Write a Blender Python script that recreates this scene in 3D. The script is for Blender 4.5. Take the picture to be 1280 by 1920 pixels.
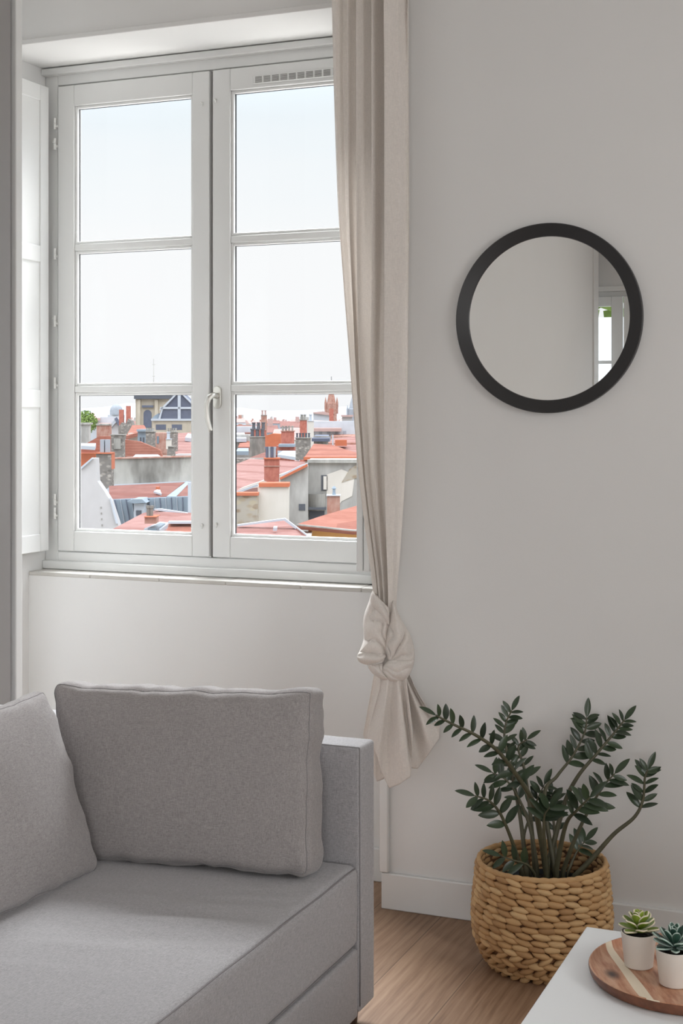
import bpy, bmesh, math, random
from mathutils import Vector, Matrix, noise
from math import sin, cos, pi, radians
for o in list(bpy.data.objects): bpy.data.objects.remove(o, do_unlink=True)
SC = bpy.context.scene
COL = SC.collection
random.seed(7)

# ------------------------------------------------------------------ camera
FPX, TH, HOR, EYE = 2667.0, radians(22.6), 780.0, 1.40
cam = bpy.data.cameras.new('camera'); cam_o = bpy.data.objects.new('camera', cam); COL.objects.link(cam_o)
cam_o.location = (0, 0, EYE); cam_o.rotation_euler = (pi/2, 0, TH)
cam.sensor_fit = 'VERTICAL'; cam.sensor_height = 36; cam.lens = 36*FPX/1920
cam.shift_y = -(960-HOR)/1920; cam.clip_end = 6000; cam.clip_start = .05
SC.camera = cam_o
SC.view_settings.view_transform = 'Standard'; SC.view_settings.look = 'None'
SC.view_settings.gamma = 1; SC.view_settings.use_curve_mapping = False
SC.view_settings.exposure = 0.0

# ------------------------------------------------------------------ sky
W = bpy.data.worlds.new('sky'); SC.world = W; W.use_nodes = True
nt = W.node_tree; nt.nodes.clear()
wo = nt.nodes.new('ShaderNodeOutputWorld'); bg = nt.nodes.new('ShaderNodeBackground')
tc = nt.nodes.new('ShaderNodeTexCoord'); sp = nt.nodes.new('ShaderNodeSeparateXYZ')
nt.links.new(tc.outputs['Generated'], sp.inputs[0])
cn = nt.nodes.new('ShaderNodeTexNoise'); cn.inputs['Scale'].default_value = 3.2; cn.inputs['Detail'].default_value = 5
mp = nt.nodes.new('ShaderNodeMapping'); mp.inputs['Scale'].default_value = (1, 1, 5)
nt.links.new(tc.outputs['Generated'], mp.inputs[0]); nt.links.new(mp.outputs[0], cn.inputs['Vector'])
ma = nt.nodes.new('ShaderNodeMath'); ma.operation = 'MULTIPLY_ADD'; ma.inputs[1].default_value = .10; ma.inputs[2].default_value = -.05
nt.links.new(cn.outputs['Fac'], ma.inputs[0])
ad = nt.nodes.new('ShaderNodeMath'); ad.operation = 'ADD'
nt.links.new(sp.outputs['Z'], ad.inputs[0]); nt.links.new(ma.outputs[0], ad.inputs[1])
cr = nt.nodes.new('ShaderNodeValToRGB'); nt.links.new(ad.outputs[0], cr.inputs[0])
cr.color_ramp.elements[0].position = 0.0; cr.color_ramp.elements[0].color = (.95, .96, .98, 1)
cr.color_ramp.elements[1].position = 1.0; cr.color_ramp.elements[1].color = (3.4, 3.6, 3.9, 1)
for p, c in ((.06, (.99, .99, 1.0, 1)), (.13, (.98, .99, 1.0, 1)), (.20, (.90, .96, 1.0, 1)), (.30, (1.0, 1.15, 1.25, 1)), (.45, (2.6, 2.8, 3.1, 1))):
    e = cr.color_ramp.elements.new(p); e.color = c
nt.links.new(cr.outputs[0], bg.inputs[0]); bg.inputs[1].default_value = 1.0
nt.links.new(bg.outputs[0], wo.inputs[0])

def area(name, loc, target, sx, sy, power, color=(1, 1, 1)):
    l = bpy.data.lights.new(name, 'AREA'); l.shape = 'RECTANGLE'; l.size = sx; l.size_y = sy; l.energy = power; l.color = color
    o = bpy.data.objects.new(name, l); COL.objects.link(o); o.location = loc
    d = Vector(target)-Vector(loc); o.rotation_euler = d.to_track_quat('-Z', 'Y').to_euler()
    return o
# unseen lamps: added fill behind the camera, and daylight of a right-hand window
area('rear_fill', (.9, -3.15, 1.35), (.2, 3.8, .8), 2.2, 1.4, 56, (.975, .985, 1.0))
area('daylight_side', (2.4, 1.7, 1.75), (-1.3, 2.6, .4), 1.7, 1.5, 54, (.97, .985, 1.0))
# added area lamp outside, above the view, brightening the room like high sky
area('window_fill', (-2.6, 6.4, 5.2), (-1.9, 3.2, .7), 4.5, 2.6, 1800, (.97, .985, 1.0))
# added area lamp below the view, standing in for bounce off the roofs
area('roof_bounce_fill', (-2.3, 5.0, .15), (-2.1, 3.9, 2.4), 2.6, 1.1, 60, (1.0, .985, .965))

# ------------------------------------------------------------------ helpers
FW = Vector((-sin(TH), cos(TH), 0)); RT = Vector((cos(TH), sin(TH), 0)); UP = Vector((0, 0, 1))
EYEV = Vector((0, 0, EYE))
def at(u, v, D):
    return EYEV + FW*D + RT*((u-640)/FPX*D) + UP*((HOR-v)/FPX*D)
def onY(u, v, Y):
    r = FW + RT*((u-640)/FPX) + UP*((HOR-v)/FPX); return EYEV + r*(Y/r.y)
def onZ(u, v, z):
    r = FW + RT*((u-640)/FPX) + UP*((HOR-v)/FPX); return EYEV + r*((z-EYE)/r.z)
def setp(o, label=None, cat=None, group=None, kind=None):
    for k, v in (('label', label), ('category', cat), ('group', group), ('kind', kind)):
        if v: o[k] = v
    return o
def thing(name, label, cat, loc=(0, 0, 0), rotz=0, group=None, kind=None):
    o = bpy.data.objects.new(name, None); COL.objects.link(o); o.location = loc; o.rotation_euler = (0, 0, rotz)
    o.empty_display_size = .1
    return setp(o, label, cat, group, kind)
def link(name, me, m, parent=None, smooth=False, mods=None, world=True):
    """link a mesh given in world coordinates; parented things keep it there"""
    if isinstance(me, bmesh.types.BMesh):
        b = me; me = bpy.data.meshes.new(name); b.normal_update(); b.to_mesh(me); b.free()
    me.materials.clear(); me.materials.append(m)
    if smooth:
        for p in me.polygons: p.use_smooth = True
    o = bpy.data.objects.new(name, me); COL.objects.link(o)
    if parent:
        o.parent = parent
        if world:
            M = Matrix.Identity(4); q = parent
            while q:
                M = (Matrix.Translation(q.location) @ q.rotation_euler.to_matrix().to_4x4()) @ M; q = q.parent
            me.transform(M.inverted())
    return o
def autosm(o, ang=35):
    me = o.data
    for p in me.polygons: p.use_smooth = True
    try: me.set_sharp_from_angle(angle=radians(ang))
    except Exception: pass
    return o
def bev(o, w=.002, seg=2):
    m = o.modifiers.new('bevel', 'BEVEL'); m.width = w; m.segments = seg; m.limit_method = 'ANGLE'; m.angle_limit = radians(40)
    return autosm(o, 50)
def abox(bm, x0, x1, y0, y1, z0, z1, M=None):
    vs = [bm.verts.new((x, y, z)) for x in (x0, x1) for y in (y0, y1) for z in (z0, z1)]
    if M:
        for v in vs: v.co = M @ v.co
    for f in ((0, 1, 3, 2), (4, 6, 7, 5), (0, 4, 5, 1), (2, 3, 7, 6), (0, 2, 6, 4), (1, 5, 7, 3)):
        bm.faces.new([vs[i] for i in f])
def box(name, x0, x1, y0, y1, z0, z1, m, parent=None, b=0, world=True):
    bm = bmesh.new(); abox(bm, min(x0, x1), max(x0, x1), min(y0, y1), max(y0, y1), min(z0, z1), max(z0, z1))
    o = link(name, bm, m, parent, world=world)
    return bev(o, b) if b else o
def boxes(name, L, m, parent=None, b=0):
    bm = bmesh.new()
    for t in L: abox(bm, *t)
    o = link(name, bm, m, parent)
    return bev(o, b) if b else o
def tube(bm, pts, rad, n=8, caps=True, flat=None, mod=None):
    pts = [Vector(p) for p in pts]; N = len(pts)
    rs = rad if isinstance(rad, (list, tuple)) else [rad]*N
    t0 = (pts[1]-pts[0]).normalized()
    a = t0.cross(Vector((0, 0, 1)));
    if a.length < .1: a = t0.cross(Vector((0, 1, 0)))
    a.normalize(); rings = []
    for i in range(N):
        t = (pts[min(i+1, N-1)]-pts[max(i-1, 0)]).normalized()
        a = (a - t*a.dot(t)).normalized(); c = t.cross(a)
        ring = []
        for k in range(n):
            th = 2*pi*k/n; r = rs[i]*(mod(th, i/(N-1)) if mod else 1)
            d = a*cos(th)*r + c*sin(th)*r
            if flat: d = d - flat[0]*d.dot(flat[0])*(1-flat[1])
            ring.append(bm.verts.new(pts[i]+d))
        rings.append(ring)
    for i in range(N-1):
        for k in range(n):
            bm.faces.new((rings[i][k], rings[i][(k+1) % n], rings[i+1][(k+1) % n], rings[i+1][k]))
    if caps:
        bm.faces.new(rings[0][::-1]); bm.faces.new(rings[-1])
    return rings
def catmull(P, n=8):
    P = [Vector(p) for p in P]; Q = [P[0]*2-P[1]]+P+[P[-1]*2-P[-2]]; out = []
    for i in range(1, len(Q)-2):
        for k in range(n):
            t = k/n; a, b, c, d = Q[i-1], Q[i], Q[i+1], Q[i+2]
            out.append(.5*((2*b)+(c-a)*t+(2*a-5*b+4*c-d)*t*t+(3*b-a-3*c+d)*t**3))
    out.append(P[-1]); return out
def lathe(bm, prof, n=48, c=(0, 0, 0), close=False):
    rings = []
    for r, z in prof:
        rings.append([bm.verts.new((c[0]+r*cos(2*pi*k/n), c[1]+r*sin(2*pi*k/n), c[2]+z)) for k in range(n)] if r > 1e-6 else [bm.verts.new((c[0], c[1], c[2]+z))])
    for i in range(len(rings)-1):
        A, B = rings[i], rings[i+1]
        for k in range(n):
            if len(A) == 1 and len(B) == 1: continue
            if len(A) == 1: bm.faces.new((A[0], B[k], B[(k+1) % n]))
            elif len(B) == 1: bm.faces.new((A[k], A[(k+1) % n], B[0]))
            else: bm.faces.new((A[k], A[(k+1) % n], B[(k+1) % n], B[k]))
def interp(tab, x):
    if x <= tab[0][0]: return tab[0][1]
    for (a, b), (c, d) in zip(tab, tab[1:]):
        if x <= c:
            t = (x-a)/(c-a); return b+(d-b)*t
    return tab[-1][1]

# ------------------------------------------------------------------ materials
def lin(c): return tuple(((x/255)/12.92 if x/255 <= .04045 else ((x/255+.055)/1.055)**2.4) for x in c)+(1,)
class NT:
    def __init__(s, name):
        s.m = bpy.data.materials.new(name); s.m.use_nodes = True; s.t = s.m.node_tree; s.n = s.t.nodes
        s.b = s.n['Principled BSDF']; s.out = s.n['Material Output']; s._tc = None
    def add(s, ty, **kw):
        x = s.n.new('ShaderNode'+ty)
        for k, v in kw.items():
            if k in x.inputs: x.inputs[k].default_value = v
            else: setattr(x, k, v)
        return x
    def l(s, a, b): s.t.links.new(a, b)
    def co(s, scale=(1, 1, 1), rot=(0, 0, 0), which='Object', loc=(0, 0, 0)):
        if not s._tc: s._tc = s.add('TexCoord')
        m = s.add('Mapping'); m.inputs['Scale'].default_value = scale; m.inputs['Rotation'].default_value = rot; m.inputs['Location'].default_value = loc
        s.l(s._tc.outputs[which], m.inputs[0]); return m.outputs[0]
    def noise(s, vec, scale, detail=3, rough=.5):
        x = s.add('TexNoise', Scale=scale, Detail=detail, Roughness=rough); s.l(vec, x.inputs['Vector']); return x.outputs['Fac']
    def ramp(s, fac, stops):
        r = s.add('ValToRGB'); s.l(fac, r.inputs[0]); e = r.color_ramp.elements
        while len(e) < len(stops): e.new(.5)
        for el, (p, c) in zip(e, stops): el.position = p; el.color = c
        return r.outputs[0]
    def mix(s, fac, a, b, mode='MIX'):
        x = s.add('Mix', data_type='RGBA', blend_type=mode)
        for inp, v in ((x.inputs[0], fac), (x.inputs[6], a), (x.inputs[7], b)):
            if hasattr(v, 'type') and hasattr(v, 'is_linked'): s.l(v, inp)
            else: inp.default_value = v
        return x.outputs[2]
    def math(s, op, a, b=0.0, c=0.0):
        x = s.add('Math', operation=op)
        for i, v in enumerate((a, b, c)):
            if hasattr(v, 'is_linked'): s.l(v, x.inputs[i])
            else: x.inputs[i].default_value = v
        return x.outputs[0]
    def bump(s, h, strength=.2, dist=.01):
        x = s.add('Bump', Strength=strength, Distance=dist); s.l(h, x.inputs['Height']); s.l(x.outputs[0], s.b.inputs['Normal']); return x
    def base(s, v):
        if hasattr(v, 'is_linked'): s.l(v, s.b.inputs['Base Color'])
        else: s.b.inputs['Base Color'].default_value = v
    def set(s, **kw):
        for k, v in kw.items(): s.b.inputs[k.replace('_', ' ')].default_value = v
        return s
def plain(name, rgb, rough=.5, var=.06, scale=8, bump=0, bscale=60, metal=0, coat=0, spec=.5):
    t = NT(name); c = lin(rgb); v = t.co()
    n = t.noise(v, scale, 4)
    t.base(t.ramp(n, [(.3, tuple(x*(1-var) for x in c[:3])+(1,)), (.7, tuple(min(1, x*(1+var)) for x in c[:3])+(1,))]))
    t.set(Roughness=rough, Metallic=metal, Coat_Weight=coat, Specular_IOR_Level=spec)
    if bump: t.bump(t.noise(v, bscale, 4), bump, .004)
    return t.m
M = {}
M['wall'] = plain('wall_paint', (226, 225, 223), .75, .012, 1.5, .05, 90, spec=.25)
M['ceil'] = plain('ceiling_paint', (232, 230, 226), .9, .01, 2)
M['trimw'] = plain('white_gloss_paint', (228, 228, 226), .35, .015, 5, .03, 40)
M['winpaint'] = plain('window_paint', (226, 226, 224), .38, .012, 4, .04, 35)
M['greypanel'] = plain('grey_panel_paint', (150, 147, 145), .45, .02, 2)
M['sill'] = plain('sill_paint', (200, 197, 191), .7, .06, 12, .25, 50)
M['gap'] = plain('gap_grey', (120, 118, 114), .7, .05)
M['seal'] = plain('dark_rubber_seal', (52, 56, 60), .6, .1)
M['hinge'] = plain('hinge_paint', (232, 232, 228), .35, .02)
M['nickel'] = plain('satin_nickel', (208, 206, 200), .3, .03, 20, metal=.85)
M['mframe'] = plain('black_satin_metal', (40, 39, 40), .42, .1, 6, spec=.5)
M['tablew'] = plain('white_lacquer', (238, 240, 241), .3, .01, 4)
M['pot'] = plain('matt_cream_ceramic', (226, 219, 210), .55, .015, 20)
M['soil'] = plain('potting_soil', (42, 34, 30), .95, .4, 90, .8, 160)
M['darkfoot'] = plain('dark_wood_foot', (70, 50, 40), .5, .1)
t = NT('mirror_silver'); t.set(Metallic=1.0, Roughness=.0); t.base((.93, .94, .93, 1)); M['mirror'] = t.m
t = NT('window_glass'); t.n.remove(t.b)
tr = t.add('BsdfTransparent'); tr.inputs[0].default_value = (.985, .99, .99, 1)
gl = t.add('BsdfGlossy', Roughness=.0); fr = t.add('Fresnel', IOR=1.35); mx = t.add('MixShader')
ge = t.add('NewGeometry'); t.l(t.math('MULTIPLY', fr.outputs[0], t.math('SUBTRACT', 1.0, ge.outputs['Backfacing'])), mx.inputs[0]); t.l(tr.outputs[0], mx.inputs[1]); t.l(gl.outputs[0], mx.inputs[2]); t.l(mx.outputs[0], t.out.inputs[0]); M['glass'] = t.m

def fabric(name, rgb, contrast=.16, scale=1.0, bump=.25):
    t = NT(name); c = lin(rgb)
    vs = []
    for sc in ((700, 700, 90), (90, 700, 700), (700, 90, 700)):
        vs.append(t.noise(t.co(tuple(x*scale for x in sc)), 1.0, 2, .6))
    s = t.math('MULTIPLY', t.math('ADD', t.math('ADD', vs[0], vs[1]), vs[2]), 1/3)
    big = t.noise(t.co(), 5, 3)
    col = t.ramp(s, [(.40, tuple(x*(1-contrast) for x in c[:3])+(1,)), (.60, tuple(min(1, x*(1+contrast)) for x in c[:3])+(1,))])
    col = t.mix(.06, col, t.ramp(big, [(.3, (.6, .6, .6, 1)), (.7, (1, 1, 1, 1))]), 'MULTIPLY')
    t.base(col); t.set(Roughness=.92, Specular_IOR_Level=.15, Sheen_Weight=.25, Sheen_Roughness=.5)
    t.bump(s, bump, .0012)
    return t.m
M['sofa'] = fabric('grey_woven_upholstery', (174, 172, 174), .22)
M['cush'] = fabric('grey_cushion_weave', (161, 156, 155), .22)
M['seam'] = plain('grey_seam', (142, 139, 140), .95, .05)

# curtain: soft cotton, lets a little light through
t = NT('beige_curtain_cotton'); c = lin((236, 229, 222))
s1 = t.noise(t.co((900, 900, 60)), 1, 2); s2 = t.noise(t.co((120, 120, 900)), 1, 2)
s = t.math('MULTIPLY', t.math('ADD', s1, s2), .5)
colr = t.ramp(s, [(.4, tuple(x*.93 for x in c[:3])+(1,)), (.6, tuple(x*1.05 for x in c[:3])+(1,))])
t.base(colr); t.set(Roughness=.9, Specular_IOR_Level=.12, Sheen_Weight=.2)
t.bump(s, .15, .0008)
tl = t.add('BsdfTranslucent'); t.l(colr, tl.inputs[0]); mx = t.add('MixShader'); mx.inputs[0].default_value = .19
t.l(t.b.outputs[0], mx.inputs[1]); t.l(tl.outputs[0], mx.inputs[2]); t.l(mx.outputs[0], t.out.inputs[0]); M['curtain'] = t.m

# oak planks running away from the camera (along Y)
t = NT('oak_plank_floor'); PW = .197
sx = t.add('SeparateXYZ'); t.l(t.co(loc=(1.271+PW*20, 20, 0)), sx.inputs[0])
q = t.math('DIVIDE', sx.outputs[0], PW); idx = t.math('FLOOR', q); fr_ = t.math('FRACT', q)
wn = t.add('TexWhiteNoise', noise_dimensions='1D'); t.l(idx, wn.inputs['W'])
yy = t.math('DIVIDE', t.math('ADD', sx.outputs[1], t.math('MULTIPLY', wn.outputs[0], 1.9)), 1.35)
yi = t.math('FLOOR', yy); yf = t.math('FRACT', yy)
wn2 = t.add('TexWhiteNoise', noise_dimensions='2D'); cb = t.add('CombineXYZ'); t.l(idx, cb.inputs[0]); t.l(yi, cb.inputs[1]); t.l(cb.outputs[0], wn2.inputs['Vector'])
off = t.math('MULTIPLY', wn2.outputs[0], 37.0)
cv = t.add('CombineXYZ'); t.l(t.math('MULTIPLY', sx.outputs[0], 7.0), cv.inputs[0]); t.l(t.math('MULTIPLY', sx.outputs[1], 1.1), cv.inputs[1]); t.l(off, cv.inputs[2])
g1 = t.noise(cv.outputs[0], 2.2, 6, .62)
w = t.add('TexWave', wave_type='BANDS', bands_direction='X', Scale=1.6, Distortion=9.0, Detail=3.0); w.inputs['Detail Scale'].default_value = 1.2; t.l(cv.outputs[0], w.inputs['Vector'])
cv2 = t.add('CombineXYZ'); t.l(t.math('MULTIPLY', sx.outputs[0], 160.0), cv2.inputs[0]); t.l(t.math('MULTIPLY', sx.outputs[1], 6.0), cv2.inputs[1]); t.l(off, cv2.inputs[2])
g2 = t.noise(cv2.outputs[0], 1.0, 3)
f = t.math('ADD', t.math('ADD', t.math('MULTIPLY', g1, .5), t.math('MULTIPLY', w.outputs['Fac'], .10)), t.math('MULTIPLY', g2, .40))
col = t.ramp(f, [(.25, lin((104, 78, 58))), (.45, lin((140, 110, 86))), (.62, lin((158, 129, 104))), (.8, lin((174, 146, 121)))])
tone = t.ramp(wn2.outputs[0], [(0, (.86, .85, .84, 1)), (1, (1.06, 1.05, 1.04, 1))])
col = t.mix(1.0, col, tone, 'MULTIPLY')
# knots
vo = t.add('TexVoronoi', Scale=1.0); cv3 = t.add('CombineXYZ'); t.l(t.math('MULTIPLY', sx.outputs[0], 4.2), cv3.inputs[0]); t.l(t.math('MULTIPLY', sx.outputs[1], 1.9), cv3.inputs[1]); t.l(off, cv3.inputs[2]); t.l(cv3.outputs[0], vo.inputs['Vector'])
kn = t.ramp(vo.outputs['Distance'], [(.03, (1, 1, 1, 1)), (.16, (0, 0, 0, 1))])
col = t.mix(t.math('MULTIPLY', kn, .55), col, lin((92, 68, 52)))
e1 = t.math('LESS_THAN', t.math('MINIMUM', fr_, t.math('SUBTRACT', 1.0, fr_)), .0065)
e2 = t.math('LESS_THAN', yf, .0018)
e = t.math('MAXIMUM', e1, e2)
t.base(t.mix(t.math('MULTIPLY', e, .75), col, lin((84, 62, 48)))); t.set(Roughness=.5, Specular_IOR_Level=.35)
t.bump(t.math('SUBTRACT', t.math('MULTIPLY', g2, .3), e), .25, .002); M['floor'] = t.m

# basket strands: tint per strand from a mesh attribute
t = NT('dried_water_hyacinth'); at_ = t.add('Attribute', attribute_name='tint')
gn = t.noise(t.co((60, 60, 260)), 1, 4)
c1 = t.ramp(at_.outputs['Fac'], [(0, lin((156, 118, 80))), (.5, lin((200, 160, 112))), (1, lin((220, 186, 138)))])
t.base(t.mix(t.math('MULTIPLY', gn, .35), c1, lin((156, 116, 78)))); t.set(Roughness=.62, Specular_IOR_Level=.3)
t.bump(gn, .4, .002); M['straw'] = t.m
M['strawin'] = plain('basket_inner_weave', (120, 86, 58), .85, .3, 50, .6, 90)

def leafmat(name, a, b, edge=None, rough=.3):
    t = NT(name); at_ = t.add('Attribute', attribute_name='tint')
    c = t.ramp(at_.outputs['Fac'], [(0, lin(a)), (1, lin(b))])
    n = t.noise(t.co(), 160, 2); c = t.mix(t.math('MULTIPLY', n, .25), c, lin(a))
    if edge:
        a2 = t.add('Attribute', attribute_name='edge'); c = t.mix(t.ramp(a2.outputs['Fac'], [(.72, (0, 0, 0, 1)), (.98, (1, 1, 1, 1))]), c, lin(edge))
    t.base(c); t.set(Roughness=rough, Specular_IOR_Level=.5); return t.m
M['leaf'] = leafmat('dark_glossy_leaf', (38, 50, 36), (66, 82, 58), None, .32)
M['stem'] = plain('olive_brown_stem', (84, 82, 62), .5, .2, 30)
M['succ1'] = leafmat('lime_succulent_leaf', (104, 130, 34), (176, 192, 84), (226, 214, 190), .35)
M['succ2'] = leafmat('blue_green_succulent_leaf', (36, 66, 56), (74, 108, 92), (176, 196, 184), .3)

# acacia tray with a pale sapwood stripe, in world coordinates of the tray
t = NT('acacia_wood'); v = t.co(rot=(0, 0, 0)); sx = t.add('SeparateXYZ'); t.l(v, sx.inputs[0])
# s = distance across the boards, tt = along them
s_ = t.math('ADD', t.math('MULTIPLY', t.math('ADD', sx.outputs[0], .165), .884), t.math('MULTIPLY', t.math('SUBTRACT', sx.outputs[1], -.027), .468))
tt = t.math('ADD', t.math('MULTIPLY', sx.outputs[0], .468), t.math('MULTIPLY', sx.outputs[1], -.884))
cv = t.add('CombineXYZ'); t.l(t.math('MULTIPLY', s_, 38.0), cv.inputs[0]); t.l(t.math('MULTIPLY', tt, 7.0), cv.inputs[1]); t.l(t.math('FLOOR', t.math('DIVIDE', s_, .062)), cv.inputs[2])
g = t.noise(cv.outputs[0], 1.3, 6, .65)
col = t.ramp(g, [(.28, lin((118, 72, 50))), (.42, lin((176, 120, 90))), (.58, lin((206, 160, 130))), (.78, lin((222, 184, 158)))])
kd = t.math('SQRT', t.math('ADD', t.math('POWER', t.math('MULTIPLY', t.math('ADD', s_, .030), 1.0), 2.0), t.math('POWER', t.math('MULTIPLY', t.math('SUBTRACT', tt, -.030), .55), 2.0)))
col = t.mix(t.ramp(kd, [(.003, (1, 1, 1, 1)), (.016, (0, 0, 0, 1))]), col, lin((60, 42, 36)))
wob = t.math('MULTIPLY', t.noise(cv.outputs[0], .5, 2), .012)
band = t.math('LESS_THAN', t.math('ABSOLUTE', t.math('ADD', s_, t.math('SUBTRACT', wob, .006))), .0085)
t.base(t.mix(t.math('MULTIPLY', band, .9), col, lin((236, 224, 200)))); t.set(Roughness=.42); t.bump(g, .1, .002); M['acacia'] = t.m
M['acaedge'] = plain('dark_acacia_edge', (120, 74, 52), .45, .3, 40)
M['rearwhite'] = plain('bright_white_render', (238, 238, 236), .8, .02)
M['hole'] = plain('screw_dark', (60, 60, 60), .6)
# ================================================================== room shell
YW = 3.79; XL, XR = -2.360, 2.45; YB = -3.3; CEIL = 2.90
AX0, AX1 = -2.80, -1.454            # window alcove
LINT = 2.579; YS = 4.0; SILLZ = .88
def struct(o): o['kind'] = 'structure'; return o
struct(box('floor', -3.2, XR+.2, YB-.2, 4.25, -.12, 0, M['floor']))
struct(box('ceiling', -3.2, XR+.2, YB-.2, 4.25, CEIL, CEIL+.1, M['ceil']))
struct(boxes('wall_back', [(AX1, XR+.2, YW, 4.22, 0, CEIL), (-3.2, AX0, YW, 4.22, 0, CEIL), (AX0, AX1, YW, 4.22, LINT+.003, CEIL),
        (AX0, AX1, YS, 4.22, 0, SILLZ-.0135), (AX0, AX1, 4.125, 4.22, SILLZ-.0135, SILLZ+.01)], M['wall']))
struct(box('trim_1', AX0-.05, AX1, YW-.010, YW+.02, LINT, LINT+.017, M['wall'], b=.003))
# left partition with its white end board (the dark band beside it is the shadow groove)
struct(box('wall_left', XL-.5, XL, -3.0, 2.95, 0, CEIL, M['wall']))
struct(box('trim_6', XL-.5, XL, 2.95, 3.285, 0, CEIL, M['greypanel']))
struct(box('trim_2', XL-.5, XL+.008, 3.300, 3.33, 0, CEIL, M['trimw'], b=.003))
struct(box('trim_4', XL-.5, XL+.012, -3.15, -3.0, 0, CEIL, M['trimw'], b=.003))
struct(box('wall_side', -3.2, -3.1, 3.33, YW, 0, CEIL, M['wall']))
struct(box('wall_right', XR, XR+.12, YB, YW, 0, CEIL, M['wall']))
# rear wall with a window opening
BX0, BX1, BZ0, BZ1 = -2.80, -1.60, .90, 2.36
struct(boxes('wall_front', [(-3.2, BX0, YB-.25, YB, 0, CEIL), (BX1, XR+.2, YB-.25, YB, 0, CEIL), (BX0, BX1, YB-.25, YB, BZ1, CEIL), (BX0, BX1, YB-.25, YB, 0, BZ0)], M['wall']))
struct(box('wall_alcove', -3.25, -3.1, YB, -3.15, 0, CEIL, M['wall']))
# skirting
def skirt(name, x0, x1, y0, y1, z=.10, ch='y'):
    struct(box(name, x0, x1, y0, y1, 0, z, M['trimw'], b=.003))
skirt('baseboard_back', AX1+.004, XR, YW-.014, YW, .102)
skirt('baseboard_alcove', AX0, AX1+.02, YS-.014, YS, .100)
# sill slab made of short lengths
bm = bmesh.new(); xs = [AX0, -2.56, -2.30, -2.06, -1.80, -1.60, AX1]
for a, b in zip(xs, xs[1:]): abox(bm, a+.0008, b-.0008, YS-.0015, 4.13, SILLZ-.014, SILLZ)
struct(bev(link('trim_3', bm, M['sill']), .003))
# cable cover in the corner beside the alcove
o = setp(box('cable_conduit', AX1-.001, AX1+.026, YW-.018, YW, .104, 1.2, M['trimw'], b=.003), 'white vertical cable cover beside the alcove under the curtain', 'cable cover')

# ================================================================== window
SY = 4.09; ST = .045
win = thing('window_1', 'white casement window with two leaves over the city rooftops', 'window', (-2.16, SY, SILLZ), kind='structure')
LX = (-2.746, -2.167); RX = (-2.155, -1.576); SZ0, SZ1 = .943, 2.519
fy0, fy1 = SY+.006, SY+.07
fr = boxes('window_frame', [(AX0, LX[0]-.004, fy0, fy1, SILLZ, 2.579), (RX[1]+.004, AX1, fy0, fy1, SILLZ, 2.579), (LX[0]-.004, RX[1]+.004, fy0, fy1, SZ1+.004, 2.579),
     (LX[0]-.004, RX[1]+.004, fy0, fy1, SILLZ+.02, SZ0-.003), (AX0, AX1, SY-.012, SY+.01, SILLZ+.001, SILLZ+.030), (AX0, AX1, SY-.020, SY+.008, 2.556, 2.579)], M['winpaint'], win, b=.003)
box('rebate_strip', -2.170, -2.152, SY+.020, SY+.03, SZ0-.006, SZ1, M['gap'], win)
def leaf(x0, x1, right=False):
    ox0, ox1, oz0, oz1 = x0+.064, x1-.062, SZ0+.068, SZ1-.071
    s = boxes('sash', [(x0, ox0, SY, SY+ST, SZ0, SZ1), (ox1, x1, SY, SY+ST, SZ0, SZ1), (ox0, ox1, SY, SY+ST, SZ0, oz0), (ox0, ox1, SY, SY+ST, oz1, SZ1)], M['winpaint'], win, b=.003)
    zs = [oz0, 1.490, 1.969, oz1]
    for z in zs[1:3]: box('glazing_bar', ox0, ox1, SY+.004, SY+ST-.004, z-.0115, z+.0115, M['winpaint'], s, b=.003)
    for i in range(3):
        a = zs[i]+(.0115 if i else 0); b = zs[i+1]-(.0115 if i < 2 else 0)
        w = .009
        boxes('glazing_bead', [(ox0, ox0+w, SY+.008, SY+.022, a, b), (ox1-w, ox1, SY+.008, SY+.022, a, b), (ox0+w, ox1-w, SY+.008, SY+.022, a, a+w), (ox0+w, ox1-w, SY+.008, SY+.022, b-w, b)], M['winpaint'], s, b=.002)
        boxes('rubber_seal', [(ox0, ox0+w+.0025, SY+.0225, SY+.0235, a, b), (ox0+w, ox1-w, SY+.0225, SY+.0235, b-w-.0015, b)], M['seal'], s)
        box('pane', ox0, ox1, SY+.024, SY+.028, a, b, M['glass'], s)
    return s
sl = leaf(*LX); sr = leaf(*RX)
# espagnolette handle
hx, hz = -2.133, 1.435
pc = onY(408, 745, SY); hx = pc.x; hz = pc.z
bm = bmesh.new(); 
ring = [];
for k in range(24):
    a = 2*pi*k/24; ring.append((hx+.0145*cos(a), hz+(.022 if sin(a) > 0 else -.022)+.0145*sin(a)))
vf = [bm.verts.new((x, SY-.008, z)) for x, z in ring]; vb = [bm.verts.new((x, SY, z)) for x, z in ring]
bm.faces.new(vf[::-1])
for k in range(24): bm.faces.new((vf[k], vf[(k+1) % 24], vb[(k+1) % 24], vb[k]))
hp = bev(link('handle_plate', bm, M['nickel'], sr), .002)
bm = bmesh.new()
p = catmull([(hx, SY-.006, hz+.004), (hx-.001, SY-.030, hz+.006), (hx-.009, SY-.044, hz-.004), (hx-.015, SY-.047, hz-.030), (hx-.013, SY-.045, hz-.070), (hx-.004, SY-.042, hz-.108)], 8)
rr = [interp([(0, .0095), (.3, .0095), (.5, .009), (1, .0078)], i/(len(p)-1)) for i in range(len(p))]
tube(bm, p, rr, 16); link('handle', bm, M['nickel'], sr, smooth=True)
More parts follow.
